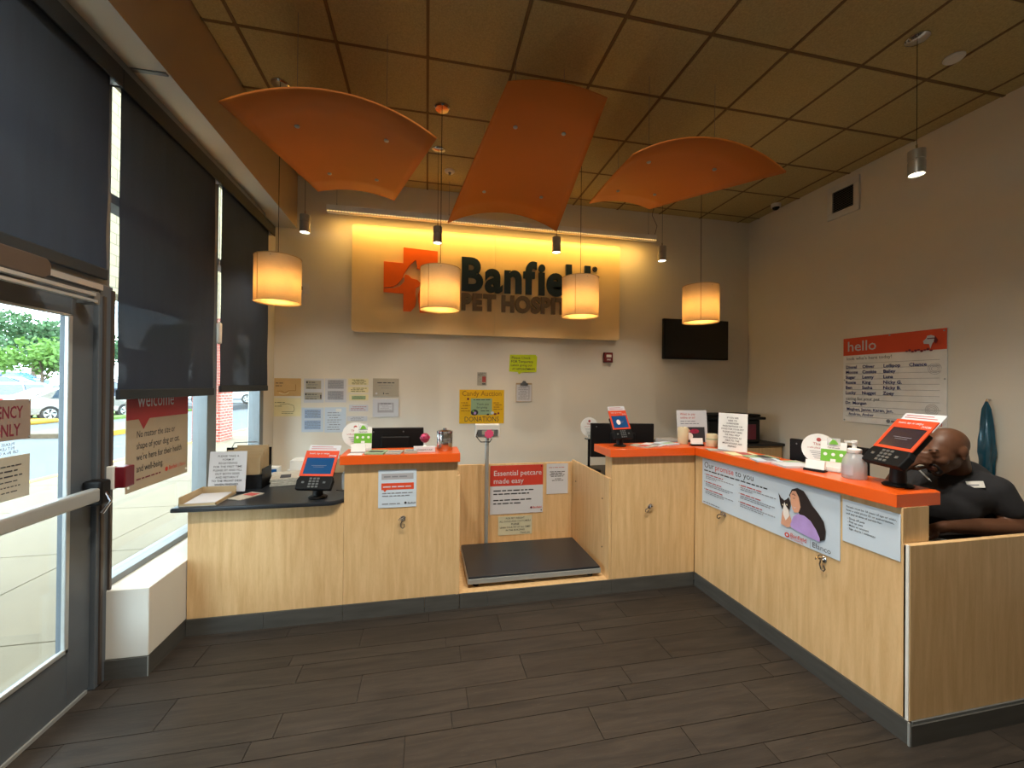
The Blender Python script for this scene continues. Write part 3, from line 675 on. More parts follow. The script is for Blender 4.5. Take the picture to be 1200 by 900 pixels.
def spot(x, y, label, z=3.01):
    t = thing('cylinder_spotlight', label, 'spotlight', (x, y, z - 0.08), 0, 'small metal cylinder spotlights')
    MB().lathe([(0.001, 0.012), (0.038, 0.012), (0.041, 0.0), (0.045, 0.0), (0.045, 0.085), (0.041, 0.088), (0.041, 0.098), (0.045, 0.101), (0.045, 0.16), (0.001, 0.162)], (0, 0, 0), 24).build('housing', 'light_metal', t, smooth=True)
    MB().lathe([(0.0375, 0.0), (0.0375, 0.002)], (0, 0, 0.006), 24).build('lens', 'spot_lens', t)
    MB().tube([(0, 0, 0.162), (0, 0, 0.20)], 0.006).build('stem', 'chrome', t)
    MB().tube([(0, 0, 0.20), (0, 0, ZC - z + 0.08 - 0.02)], 0.0018, 5).build('cable', 'dark_grey_plastic', t)
    MB().lathe([(0.001, 0), (0.05, 0.004), (0.064, 0.014), (0.064, 0.022)], (0, 0, ZC - z + 0.08 - 0.024), 24).build('canopy', 'chrome', t, smooth=True)
    light('SPOT', 'spot_light', (0, 0, -0.02), 16, (1, 0.88, 0.7), size=0.04, parent=t, spot=1.9)
spot(-1.12, 4.09, 'cylinder spotlight beside the bulkhead, left of the lit sign')
spot(0.091, 4.09, 'cylinder spotlight just above the second drum lamp')
spot(1.318, 4.09, 'cylinder spotlight below the pointed end of the middle orange panel')
spot(2.545, 4.09, 'cylinder spotlight right of the end of the linear light')
spot(3.158, 2.09, 'cylinder spotlight in front of the right wall, near the ceiling vent', z=3.03)

t = thing('linear_light', 'long white linear light with perforated edge hanging above the lit sign', 'light', (0.88, 4.70, 3.38))
MB().box(-1.95, 1.95, -0.035, 0.035, 0.0, 0.075).build('housing', 'white_gloss', t, bevel=0.006)
mb = MB()
for k in range(130): x = -1.93 + 3.86 * k / 129; mb.box(x - 0.006, x + 0.006, -0.0365, -0.03, 0.003, 0.011)
o = mb.build('led_slots', 'led', t); o['kind'] = 'stuff'
for x in (-1.85, -0.65, 0.62, 1.85): MB().tube([(x, 0, 0.06), (x, 0, ZC - 3.385)], 0.0018, 5).build('cable', 'grey_metal', t); MB().lathe([(0.006, 0), (0.004, 0.04)], (x, 0, 0.06), 8).build('cable_grip', 'grey_metal', t)
MB().tube([(1.93, 0, 0.05), (1.97, 0, 0.2), (1.90, 0, 0.33), (1.93, 0, 0.46)], 0.003, 6).build('power_cord', 'black_plastic', t)
light('AREA', 'strip_light', (0, 0.045, -0.006), 13, (1.0, 0.55, 0.12), rot=(math.radians(24), 0, 0), size=3.8, sy=0.03, parent=t)

def disc_on_ceiling(name, label, cat, x, y, r, m='white_plastic', inner=True):
    t = thing(name, label, cat, (x, y, ZC - 0.03))
    MB().lathe([(0.001, 0.008), (r * 0.8, 0.008), (r, 0.02), (r, 0.028)], (0, 0, 0), 28).build('plate', m, t, smooth=True)
    if inner: MB().lathe([(0.001, -0.018), (0.014, -0.016), (0.010, 0.0), (0.018, 0.008)], (0, 0, 0), 14).build('nozzle', 'grey_metal', t, smooth=True)
disc_on_ceiling('sprinkler_head', 'white ceiling sprinkler above the cylinder spotlights, left of the middle orange panel', 'sprinkler', 0.221, 4.472, 0.055)
disc_on_ceiling('smoke_detector', 'round white detector on the ceiling near the upper right corner', 'detector', 3.591, 2.157, 0.058, inner=False)
t = thing('security_camera', 'small white dome security camera in the ceiling corner', 'camera', (4.30, 4.36, ZC - 0.075))
MB().lathe([(0.05, 0.03), (0.055, 0.045), (0.055, 0.074)], (0, 0, 0), 24).build('base', 'white_plastic', t, smooth=True)
MB().ball((0, 0, 0.035), (0.042, 0.042, 0.04), 18, 10).build('dome', 'black_gloss', t, smooth=True)

def fill_lamp(x, y, label, e=31):  # invented ceiling fixtures out of view, added to brighten the counter fronts
    t = thing('added_fill_lamp', label, 'fill_lamp', (x, y, ZC - 0.012), 0, 'added fill lamps above the waiting area')
    MB().lathe([(0.115, 0.0), (0.13, 0.004), (0.13, 0.012)], (0, 0, 0), 28, close=False).build('trim_ring', 'white_plastic', t, smooth=True)
    MB().lathe([(0.112, 0.003), (0.112, 0.006)], (0, 0, 0), 28).build('lens', 'spot_lens', t)
    light('AREA', 'fill_light', (0, 0, -0.004), e, (1, 0.92, 0.78), size=0.2, parent=t).data.spread = math.radians(136)
fill_lamp(-0.6, 1.0, 'added fill lamp above the waiting area, nearest the door')
fill_lamp(0.4, 1.0, 'added fill lamp above the middle of the waiting area')
fill_lamp(1.4, 1.0, 'added fill lamp above the waiting area, nearest the long counter')

# ================================================================== WALL SIGN
t = thing('wall_sign', 'large cream sign panel reading Banfield Pet Hospital with an orange cross logo', 'sign', (0.80, 4.965, 2.13))
def rrect(x0, x1, y0, y1, r, n=5):
    p = []
    for cx, cy, a0 in ((x1 - r, y0 + r, -PI / 2), (x1 - r, y1 - r, 0), (x0 + r, y1 - r, PI / 2), (x0 + r, y0 + r, PI)):
        for k in range(n + 1): a = a0 + PI / 2 * k / n; p.append((cx + r * math.cos(a), cy + r * math.sin(a)))
    return p
def onwall(o, dy=0): o.rotation_euler = (PI / 2, 0, 0); o.location = (0, dy, 0); return o
onwall(MB().prism([(0, 0), (0, 1.225)] + rrect(-1.645, 0.0, 0.0, 1.225, 0.04)[12:], 0, 0.06).build('panel', 'sign_cream', t, bevel=0.002), -0.002)
onwall(MB().prism([(0.0015, 0.0)] + rrect(0.0015, 1.645, 0.0, 1.225, 0.04)[:12] + [(0.0015, 1.225)], 0, 0.06).build('panel', 'sign_cream', t, bevel=0.002), -0.002)
FZ = -0.064
def sletter(s, x, z, size, m, bold, sx, align='LEFT'):
    # each letter its own raised piece
    cu_x = x
    for ch in s:
        if ch == ' ': cu_x += 0.26 * size * sx; continue
        mb = MB(); w = text(mb, ch, 0, 0, size, 0, bold, 'LEFT', depth=0.03, z=0.016, sx=sx, res=5)
        mx = min(v[0] for v in mb.v); o = mb.build('letter', m, t); onwall(o, FZ); o.location.x = cu_x - mx; o.location.z = z
        cu_x += (w - mx) + 0.045 * size
    return cu_x
TARGET = []
e1 = sletter('Banfield', 0, 0, 0.50, 'navy_letter', 0.035, 1.0)
ls = [o for o in t.children if o.name.startswith('letter')]
k = (2.03 - 0.395) / (e1 - 0.02)
for o in ls: o.location.x = 0.395 - 0.80 + o.location.x * k; o.scale = (k, 1.08, 1); o.location.z = 0.545
nb = len(ls)
e2 = sletter('PET HOSPITAL', 0, 0, 0.262, 'taupe_letter', 0.055, 1.0)
l2 = [o for o in t.children if o.name.startswith('letter')][nb:]
k = (2.06 - 0.395) / (e2 - 0.01)
for o in l2: o.location.x = 0.395 - 0.80 + o.location.x * k; o.scale = (k, 1.0, 1); o.location.z = 0.31
mb = MB(); text(mb, '®', 0, 0, 0.09, 0, 0.01, depth=0.01, z=0.005); o = mb.build('registered_mark', 'navy_letter', t); onwall(o, FZ); o.location = (1.26, FZ, 0.87)
# cross logo made of three cut pieces, traced in panel coordinates (metres from the panel centre line)
def lg(px, py):  # logo sketch units -> panel
    return (-1.295 + (px - 160) / 425 * 0.615 * 1.0, 0.245 + (800 - py) / 550 * 0.745)
P1 = [(160, 380), (310, 385), (310, 250), (580, 262), (580, 430), (478, 440), (412, 425), (418, 405), (408, 352), (370, 385), (335, 440), (312, 480), (300, 520), (265, 570), (225, 592), (160, 602)]
P2 = [(160, 610), (240, 605), (285, 585), (318, 540), (322, 480), (350, 485), (375, 510), (420, 520), (445, 545), (435, 575), (410, 590), (405, 640), (412, 700), (405, 750), (370, 795), (312, 795), (312, 645), (160, 640)]
P3 = [(442, 800), (430, 720), (425, 650), (440, 600), (475, 575), (520, 560), (520, 470), (580, 440), (715, 445), (715, 660), (580, 655), (580, 805)]
for pp in (P1, P2, P3):
    o = MB().prism([lg(*q) for q in pp], 0, 0.028).build('logo_piece', 'logo_orange', t, bevel=0.002); onwall(o, FZ + 0.002)

# ================================================================== WALL THINGS
t = thing('television', 'black flat television on the back wall near the right corner', 'television', (3.585, 4.93, 2.18))
MB().box(-0.495, 0.495, -0.02, 0.025, -0.27, 0.27).build('casing', 'black_plastic', t, bevel=0.006)
MB().box(-0.482, 0.482, -0.0225, -0.02, -0.25, 0.257).build('screen', 'black_gloss', t)
MB().box(-0.15, 0.15, 0.025, 0.038, -0.15, 0.15).build('wall_mount', 'dark_metal', t)
t = thing('fire_alarm', 'small red fire alarm on the back wall below the lit sign', 'alarm', (2.31, 4.968, 1.91))
MB().box(-0.06, 0.06, -0.045, 0, -0.065, 0.065).build('housing', 'red_plastic', t, bevel=0.008)
MB().box(-0.035, 0.035, -0.052, -0.045, 0.0, 0.035).build('strobe', 'white_gloss', t, bevel=0.003)
mb = MB(); text(mb, 'FIRE', 0, 0, 0.03, 0, 0.01, 'CENTER'); o = mb.build('lettering', 'white_gloss', t, rot=(PI / 2, 0, 0), loc=(0, -0.0455, -0.04))
t = thing('wall_vent', 'square white framed air vent high on the right wall', 'vent', (4.452, 3.625, 3.61), -PI / 2)
mb = MB(); a, b, q = 0.175, 0.185, 0.115
mb.box(-a, a, -0.02, 0, q, b); mb.box(-a, a, -0.02, 0, -b, -q); mb.box(-a, -q, -0.02, 0, -q, q); mb.box(q, a, -0.02, 0, -q, q); mb.build('frame', 'white_plastic', t, bevel=0.004)
MB().box(-q, q, -0.004, -0.001, -q, q).build('duct', 'black_plastic', t)
for k in range(12):
    z = -q + 0.01 + k * 0.0185; mb = MB(); mb.add([(-q, -0.018, z), (q, -0.018, z), (q, -0.005, z + 0.011), (-q, -0.005, z + 0.011), (-q, -0.0165, z - 0.0015), (q, -0.0165, z - 0.0015), (q, -0.0035, z + 0.0095), (-q, -0.0035, z + 0.0095)], [(0, 1, 2, 3), (7, 6, 5, 4), (0, 4, 5, 1), (2, 6, 7, 3)])
    mb.build('slat', 'grey_metal', t)
t = thing('teal_bag', 'long teal plastic bag hanging on the right wall behind the seated person', 'bag', (4.41, 2.43, 0.83))
mb = MB(); prof = [(0.02, 0.0), (0.05, 0.02), (0.048, 0.12), (0.060, 0.2), (0.058, 0.3), (0.045, 0.42), (0.030, 0.55), (0.012, 0.60), (0.004, 0.62)]
v = []; n = 28
for r, z in prof:
    for k in range(n): a = 2 * PI * k / n; q = r * (1 + 0.18 * math.sin(5 * a + z * 6) + 0.1 * math.sin(9 * a - z * 9)); v.append((0.55 * q * math.cos(a), 0.82 * q * math.sin(a), z))
mb.add(v, [(i * n + k, i * n + (k + 1) % n, (i + 1) * n + (k + 1) % n, (i + 1) * n + k) for i in range(len(prof) - 1) for k in range(n)] + [tuple(range(n - 1, -1, -1))])
mb.build('bag_body', 'teal_bag', t, smooth=True); MB().tube([(0.04, 0, 0.625), (0.0, 0, 0.625), (0, 0, 0.61)], 0.006).build('wall_hook', 'chrome', t)

# whiteboard
nm = [[('Diesel', 'Oliver', 'Lollipop', 'Chance'), ('Moose', 'Cookie', 'Bailey', ''), ('Sugar', 'Lenny', 'Luna', ''), ('Roxie', 'King', 'Nicky G.', ''), ('Ben', 'Sasha', 'Nicky B.', ''), ('Lucky', 'Nugget', 'Zoey', '')]][0]
Wb, Hb = 0.905, 0.895
el = [('r', 'header_band', 'orange_print', 0, Hb - 0.185, Wb, Hb), ('t', 'header_lettering', 'white_paper', 'hello', 0.04, Hb - 0.14, 0.15, 0.006),
      ('t', 'printed_text', 'ink', "look who's here today!", 0.035, Hb - 0.235, 0.047), ('t', 'printed_text', 'ink', 'caring for your pet', 0.03, 0.235, 0.044)]
for k in range(8): y = Hb - 0.275 - k * 0.055; el.append(('r', 'ruled_lines', 'soft_ink', 0.03, y, Wb - 0.05, y + 0.0025))
for k in range(3): y = 0.165 - k * 0.052; el.append(('r', 'ruled_lines', 'soft_ink', 0.03, y, Wb - 0.04, y + 0.0025))
for r_, row in enumerate(nm):
    for c_, s_ in enumerate(row):
        if s_: el.append(('t', 'handwriting', 'blue_ink', s_, (0.03, 0.20, 0.40, 0.62)[c_], Hb - 0.325 - r_ * 0.0545, 0.046, 0.02))
el += [('t', 'handwriting', 'blue_ink', 'Dr. Morgan', 0.03, 0.19, 0.046, 0.015), ('t', 'handwriting', 'blue_ink', 'Meghan, Jenna, Karen, Jen,', 0.045, 0.125, 0.042, 0.012), ('t', 'handwriting', 'blue_ink', 'Andrea, Amber', 0.065, 0.075, 0.04, 0.005)]
el += [('t', 'printed_logo', 'red_print', 'Banfield', Wb - 0.19, 0.03, 0.052, 0.01), ('t', 'printed_logo', 'red_print', 'PET HOSPITAL', Wb - 0.19, 0.008, 0.022, 0.01), ('e', 'printed_logo', 'red_print', Wb - 0.225, 0.05, 0.028, 0.022), ('e', 'printed_logo', 'white_paper', Wb - 0.225, 0.05, 0.013, 0.009),
       ('e', 'printed_logo', 'soft_ink', 0.45, 0.04, 0.018, 0.018), ('w', 'printed_logo', 'soft_ink', 0.475, 0.6, 0.03, 0.03)]
# small dog sketch in the header and pale paw sketches
el += [('p', 'dog_sketch', 'white_paper', [(Wb - 0.17, Hb - 0.10), (Wb - 0.145, Hb - 0.075), (Wb - 0.14, Hb - 0.055), (Wb - 0.11, Hb - 0.05), (Wb - 0.085, Hb - 0.062), (Wb - 0.08, Hb - 0.1), (Wb - 0.1, Hb - 0.125), (Wb - 0.115, Hb - 0.175), (Wb - 0.125, Hb - 0.13), (Wb - 0.165, Hb - 0.125)]),
       ('r', 'dog_sketch', 'maroon', Wb - 0.14, Hb - 0.085, Wb - 0.08, Hb - 0.076), ('p', 'dog_sketch', 'maroon', [(Wb - 0.08, Hb - 0.06), (Wb - 0.06, Hb - 0.1), (Wb - 0.075, Hb - 0.13), (Wb - 0.09, Hb - 0.11)])]
for k in range(9): x = Wb - 0.30 + k * 0.024; el.append(('e', 'dog_sketch', 'maroon', x, Hb - 0.182 + 0.008 * math.sin(k * 2.1), 0.012, 0.007 + 0.004 * (k % 2)))
for (cx, cy) in ((Wb - 0.08, 0.54), (Wb - 0.1, 0.17)):
    for q in range(3):
        el.append(('l', 'paw_sketch', 'pale_grey_print', [(cx + (0.05 - q * 0.012) * math.cos(a * 0.5), cy + (0.05 - q * 0.014) * math.sin(a * 0.5)) for a in range(13)], 0.003))
wb = sheet('whiteboard', 'hello whiteboard with orange header and handwritten names on the right wall', 'whiteboard', (4.452, 3.612, 1.178), 'right', Wb, Hb, 'white_gloss', el, thick=0.008, part='board')
for (x, y) in ((0.015, 0.02), (0.015, Hb / 2), (Wb / 2, Hb - 0.012), (Wb - 0.02, Hb - 0.02), (Wb - 0.015, Hb / 2)): MB().lathe([(0.008, 0), (0.006, 0.004)], (x, y, 0.009), 10).build('fixing', 'light_metal', wb)

# notices on the back wall
Y0 = 4.969
def doc(label, x0, z0, x1, z1, base, el, cat='notice', name='wall_notice', group='notices pinned to the back wall', **k):
    return sheet(name, label, cat, (x0, Y0, z0), 'back', x1 - x0, z1 - z0, base, el, group=group, **k)
def lines(pn, mt, x0, x1, y0, y1, n, h): return [('w', pn, mt, x0 + (0.02 if i % 3 == 2 else 0), x1 - 0.03 * (i % 2), y0 + (y1 - y0) * i / max(n - 1, 1), h) for i in range(n)]
doc('tan framed certificate, upper left of the notices', -1.655, 1.391, -1.38, 1.589, 'tan_paper', [('w', 'print', 'ink', 0.015, 0.10, 0.14, 0.012), ('w', 'print', 'ink', 0.015, 0.08, 0.11, 0.012), ('l', 'scroll_line', 'brown_ink', [(0.03, 0.055), (0.08, 0.055), (0.11, 0.035), (0.15, 0.06), (0.22, 0.06), (0.22, 0.13)], 0.004), ('l', 'scroll_line', 'cream_paper', [(0.05, 0.035), (0.09, 0.02), (0.13, 0.025), (0.15, 0.04)], 0.007)])
doc('pale yellow certificate below the tan certificate', -1.655, 1.165, -1.38, 1.368, 'cream_paper', [('w', 'print', 'olive_ink', 0.01, 0.12, 0.15, 0.012), ('w', 'print', 'olive_ink', 0.01, 0.09, 0.11, 0.01), ('l', 'scroll_line', 'olive_ink', [(0.06, 0.13), (0.14, 0.14), (0.2, 0.12), (0.21, 0.08), (0.2, 0.05), (0.08, 0.05)], 0.004), ('w', 'print', 'olive_ink', 0.08, 0.2, 0.03, 0.008)])
def card(x0, y0, x1, y1, bg='grey_paper'):
    return [('r', 'card', bg, x0, y0, x1, y1), ('r', 'card_mark', 'ink', x0 + 0.005, y1 - 0.03, x0 + 0.02, y1 - 0.012), ('w', 'card_print', 'ink', x0 + 0.03, x1 - 0.05, y1 - 0.025, 0.012), ('w', 'card_print', 'soft_ink', x0 + 0.02, x1 - 0.03, y1 - 0.05, 0.009), ('w', 'card_print', 'ink', x0 + 0.01, x1 - 0.04, y0 + 0.008, 0.010)]
doc('white notice holding two small licence cards, right of the tan certificate', -1.35, 1.317, -1.14, 1.589, 'white_paper', card(0.02, 0.154, 0.18, 0.25) + card(0.01, 0.034, 0.19, 0.115) + [('r', 'card_mark', 'ink', 0.172, 0.045, 0.184, 0.09)])
def grid(bg, ink): return [('r', 'table', bg, 0.03, 0.155, 0.2, 0.255)] + lines('table_print', ink, 0.035, 0.2, 0.165, 0.24, 6, 0.008) + [('r', 'table', bg, 0.03, 0.03, 0.2, 0.13)] + lines('table_print', ink, 0.035, 0.2, 0.04, 0.118, 6, 0.008)
doc('notice with two grey printed tables, top row of notices', -1.13, 1.321, -0.90, 1.592, 'white_paper', grid('pale_grey_print', 'soft_ink'))
doc('notice with two pale blue printed tables, below the licence cards', -1.37, 0.986, -1.14, 1.261, 'cool_paper', grid('pale_blue', 'soft_ink'))
doc('white printed letter behind the round counter sign', -1.13, 0.979, -0.90, 1.264, 'cool_paper', lines('print', 'soft_ink', 0.03, 0.18, 0.03, 0.22, 8, 0.011) + [('r', 'label_patch', 'white_gloss', 0.12, 0.235, 0.18, 0.27)])
doc('small green inked permit strip, topmost of the narrow strips', -0.88, 1.521, -0.66, 1.594, 'cream_paper', lines('print', 'olive_ink', 0.04, 0.2, 0.01, 0.055, 4, 0.010))
doc('small permit strip with bold lines, second from the top of the narrow strips', -0.88, 1.435, -0.66, 1.499, 'cream_paper', lines('print', 'olive_ink', 0.03, 0.2, 0.01, 0.045, 3, 0.011))
doc('small olive shaded permit strip, third from the top of the narrow strips', -0.87, 1.343, -0.66, 1.411, 'cream_paper', [('r', 'shaded_band', 'mint', 0.03, 0.012, 0.18, 0.052)] + lines('print', 'olive_ink', 0.035, 0.18, 0.016, 0.042, 3, 0.006))
doc('small white strip with brown lines, fourth from the top of the narrow strips', -0.87, 1.217, -0.66, 1.293, 'white_paper', lines('print', 'red_ink', 0.02, 0.19, 0.015, 0.05, 3, 0.009))
doc('small white strip at the bottom of the narrow strips, above the round sign', -0.89, 1.105, -0.67, 1.163, 'white_paper', lines('print', 'soft_ink', 0.04, 0.19, 0.01, 0.04, 3, 0.008))
doc('grey certificate plaque with white seal, top right of the notices', -0.61, 1.390, -0.32, 1.600, 'grey_paper', [('w', 'print', 'ink', 0.05, 0.24, 0.155, 0.016), ('w', 'print', 'soft_ink', 0.06, 0.23, 0.125, 0.008), ('w', 'print', 'soft_ink', 0.09, 0.2, 0.095, 0.008), ('e', 'seal', 'white_paper', 0.04, 0.035, 0.012, 0.012), ('r', 'print', 'ink', 0.115, 0.025, 0.125, 0.045), ('w', 'print', 'ink', 0.14, 0.18, 0.03, 0.01)], thick=0.012)
doc('white framed certificate with ornate grey border, below the grey plaque', -0.61, 1.153, -0.32, 1.362, 'white_paper', [('r', 'border', 'pale_grey_print', 0.055, 0.05, 0.235, 0.165), ('r', 'border', 'white_paper', 0.072, 0.075, 0.218, 0.145), ('w', 'print', 'ink', 0.09, 0.2, 0.15, 0.010)] + lines('print', 'soft_ink', 0.085, 0.21, 0.08, 0.13, 4, 0.006), thick=0.012)
H_ = 0.413
doc('yellow handmade donations poster above the scale display', 0.39, 1.064, 0.94, 1.477, 'yellow_poster', [
    ('t', 'lettering', 'brown_ink', 'Candy Auction', 0.275, H_ - 0.075, 0.085, 0.004, 'CENTER', 0.95), ('t', 'lettering', 'ink', 'DONATIONS', 0.275, 0.025, 0.085, -0.002, 'CENTER', 0.85),
    ('r', 'green_card', 'mint', 0.14, 0.105, 0.40, 0.305), ('w', 'card_print', 'ink', 0.17, 0.39, 0.285, 0.014), ('t', 'card_print', 'ink', 'Thank you', 0.21, 0.225, 0.035), ('t', 'card_print', 'ink', 'for giving', 0.21, 0.185, 0.035), ('w', 'card_print', 'ink', 0.26, 0.37, 0.15, 0.013),
    ('e', 'photo_sticker', 'ink', 0.185, 0.135, 0.045, 0.036), ('e', 'photo_sticker', 'lady_top', 0.19, 0.128, 0.016, 0.018), ('e', 'photo_sticker', 'green_print', 0.17, 0.15, 0.012, 0.01),
    ('e', 'sticker', 'maroon', 0.105, 0.30, 0.014, 0.014), ('e', 'sticker', 'maroon', 0.48, 0.125, 0.013, 0.013), ('e', 'sticker', 'white_paper', 0.405, 0.13, 0.02, 0.018), ('e', 'sticker', 'maroon', 0.44, 0.115, 0.018, 0.012), ('e', 'sticker', 'ink', 0.35, 0.11, 0.016, 0.01)] +
    lines('doodles', 'brown_ink', 0.02, 0.13, 0.15, 0.25, 4, 0.012) + lines('doodles', 'brown_ink', 0.42, 0.53, 0.17, 0.25, 4, 0.012), cat='poster', name='poster', group=None)
doc('neon green handwritten note on the back wall above the clipboard', 1.00, 1.694, 1.36, 1.922, 'neon_green', [('t', 'handwriting', 'ink', 'Please Check', 0.03, 0.17, 0.045, 0.004), ('t', 'handwriting', 'ink', 'FOR Temporary', 0.025, 0.125, 0.042, 0.012), ('t', 'handwriting', 'ink', 'Labels going out', 0.02, 0.08, 0.042, 0.002), ('t', 'handwriting', 'ink', 'AT APPOINTMENTS', 0.04, 0.035, 0.033, 0.012)], outline=[(0, 0.012), (0.11, 0.008), (0.125, -0.02), (0.16, 0.002), (0.35, 0.01), (0.36, 0.2), (0.34, 0.228), (0.01, 0.222)], group=None, name='handwritten_note', cat='note')
cb = doc('clipboard with a printed chart on the back wall right of the yellow poster', 1.09, 1.33, 1.295, 1.565, 'manila', [('r', 'chart_page', 'white_paper', 0.006, 0.006, 0.199, 0.215)] + lines('chart_print', 'soft_ink', 0.03, 0.16, 0.03, 0.19, 9, 0.009) + [('r', 'chart_print', 'ink', 0.165, 0.03, 0.169, 0.2)], thick=0.006, part='board', group=None, name='clipboard', cat='clipboard')
MB().box(0.055, 0.15, 0.205, 0.235, 0.006, 0.016).prism([(0.07, 0.235), (0.135, 0.235), (0.115, 0.262), (0.09, 0.262)], 0.006, 0.012).build('clip', 'dark_metal', cb, bevel=0.002)
doc('small instruction card on the back wall above the yellow poster', 0.605, 1.53, 0.72, 1.69, 'grey_paper', lines('print', 'ink', 0.01, 0.1, 0.12, 0.15, 3, 0.008) + [('r', 'red_block', 'red_ink', 0.06, 0.04, 0.105, 0.11)] + lines('print', 'soft_ink', 0.01, 0.05, 0.04, 0.11, 5, 0.007) + [('r', 'print', 'ink', 0.06, 0.012, 0.1, 0.025)], group=None, name='instruction_card')
t = thing('light_switch', 'small white wall switch behind the leftmost drum lamp', 'switch', (-1.345, 4.968, 2.60)); MB().box(-0.035, 0.035, -0.008, 0, -0.06, 0.06).build('plate', 'white_plastic', t, bevel=0.002); MB().box(-0.055, -0.028, -0.03, 0, -0.02, 0.02).build('sensor', 'black_plastic', t, bevel=0.003)

# ---- notices on the counters
W_, H2 = 0.245, 0.25
sheet('counter_notice', 'white notice with an orange band on the left raised counter front', 'notice', (-0.305, 2.8135, 0.715), 'back', W_, H2, 'cool_paper',
      [('r', 'grey_band', 'pale_grey_print', 0.02, 0.185, 0.225, 0.225), ('w', 'print', 'soft_ink', 0.035, 0.2, 0.2, 0.014), ('r', 'orange_band', 'orange_print', 0.02, 0.118, 0.228, 0.162), ('p', 'orange_band', 'orange_print', [(0.03, 0.12), (0.055, 0.12), (0.042, 0.104)]), ('w', 'band_print', 'white_paper', 0.03, 0.21, 0.134, 0.012),
       ('w', 'print', 'soft_ink', 0.025, 0.22, 0.092, 0.010), ('w', 'print', 'soft_ink', 0.025, 0.2, 0.074, 0.010), ('w', 'print', 'soft_ink', 0.025, 0.14, 0.022, 0.010), ('e', 'logo', 'ink', 0.175, 0.028, 0.008, 0.008), ('t', 'logo', 'ink', 'Banfield', 0.188, 0.021, 0.017, 0.01)])
W_, H2 = 0.49, 0.437
nb_ = sheet('poster', 'essential petcare poster with a red header inside the scale niche', 'poster', (0.563, 3.608, 0.376), 'back', W_, H2, 'white_paper',
      [('r', 'header_band', 'red_print', 0, 0.252, W_, H2), ('t', 'header_lettering', 'white_paper', 'Essential petcare', 0.03, 0.345, 0.066, 0.006), ('t', 'header_lettering', 'white_paper', 'made easy', 0.03, 0.275, 0.066, 0.006)] +
      [('w', 'print', 'ink', 0.03, a, b, 0.017) for a, b in ((0.40, 0.205), (0.36, 0.175), (0.38, 0.12), (0.28, 0.09))] + [('e', 'logo', 'maroon', 0.38, 0.048, 0.01, 0.01), ('t', 'logo', 'red_print', 'Banfield', 0.395, 0.04, 0.026, 0.01)], thick=0.004)
for (x, y) in ((W_ - 0.015, 0.02), (W_ - 0.015, H2 - 0.015)): MB().lathe([(0.006, 0), (0.005, 0.003)], (x, y, 0.005), 8).build('pin', 'black_plastic', nb_)
sheet('niche_notice', 'white printed letter at the upper right of the scale niche', 'notice', (1.088, 3.608, 0.537), 'back', 0.205, 0.278, 'white_paper', [('w', 'print', 'red_ink', 0.02, 0.17, 0.24, 0.008)] + [('w', 'print', 'ink', 0.03 + 0.01 * (k % 2), 0.18 - 0.02 * (k % 2), 0.2 - 0.014 * k, 0.010) for k in range(4)] + [('w', 'print', 'ink', 0.05, 0.16, 0.12, 0.009), ('w', 'print', 'ink', 0.08, 0.14, 0.135, 0.009)])
sheet('niche_notice', 'cream hand lettered notice below the petcare poster in the niche', 'notice', (0.64, 3.608, 0.185), 'back', 0.312, 0.168, 'pale_notice', [('t', 'lettering', 'ink', 'FOR PET WEIGHT', 0.156, 0.142, 0.022, 0.01, 'CENTER'), ('t', 'lettering', 'ink', 'ALL DOGS AND CUSTOMERS', 0.156, 0.115, 0.022, 0.004, 'CENTER'), ('t', 'lettering', 'ink', 'PLEASE', 0.156, 0.088, 0.024, 0.02, 'CENTER'), ('t', 'lettering', 'ink', 'LEASH YOUR PET AT ALL TIMES', 0.156, 0.062, 0.020, 0.008, 'CENTER'), ('t', 'lettering', 'ink', 'IN THE BUILDING', 0.156, 0.036, 0.022, 0.004, 'CENTER'), ('t', 'lettering', 'ink', 'Thank you', 0.2, 0.01, 0.022, 0.004)])
# promise poster
Wp, Hp = 1.048, 0.335
def pq(x, y): return ((x - 25) / (1155 - 25) * Wp, None)
el = [('t', 'heading', 'ink', 'Our', 0.02, Hp - 0.062, 0.060, 0.0), ('t', 'heading', 'red_print', 'promise', 0.135, Hp - 0.062, 0.056, 0.006), ('t', 'heading', 'ink', 'to you', 0.335, Hp - 0.062, 0.060, 0.0),
      ('w', 'print', 'ink', 0.02, 0.60, Hp - 0.088, 0.013)]
for c0, y_ in ((0.03, 0), (0.375, 0)):
    for g in range(3):
        y = Hp - 0.115 - g * 0.055; el += [('w', 'print', 'red_ink', c0 + 0.01, c0 + 0.19, y, 0.011), ('w', 'print', 'soft_ink', c0 + 0.01, c0 + 0.29, y - 0.014, 0.008), ('w', 'print', 'soft_ink', c0 + 0.01, c0 + (0.12, 0.25, 0.2)[g], y - 0.026, 0.008), ('e', 'print', 'soft_ink', c0, y + 0.004, 0.003, 0.004)]
el += [('w', 'print', 'soft_ink', 0.02, 0.20, 0.015, 0.010)]
ox, oy, sc = 0.70, 0.068, 0.00094   # portrait print in its own grid of 300 x 265
def q(*pts): return [(ox + x * sc, oy + y * sc) for x, y in pts]
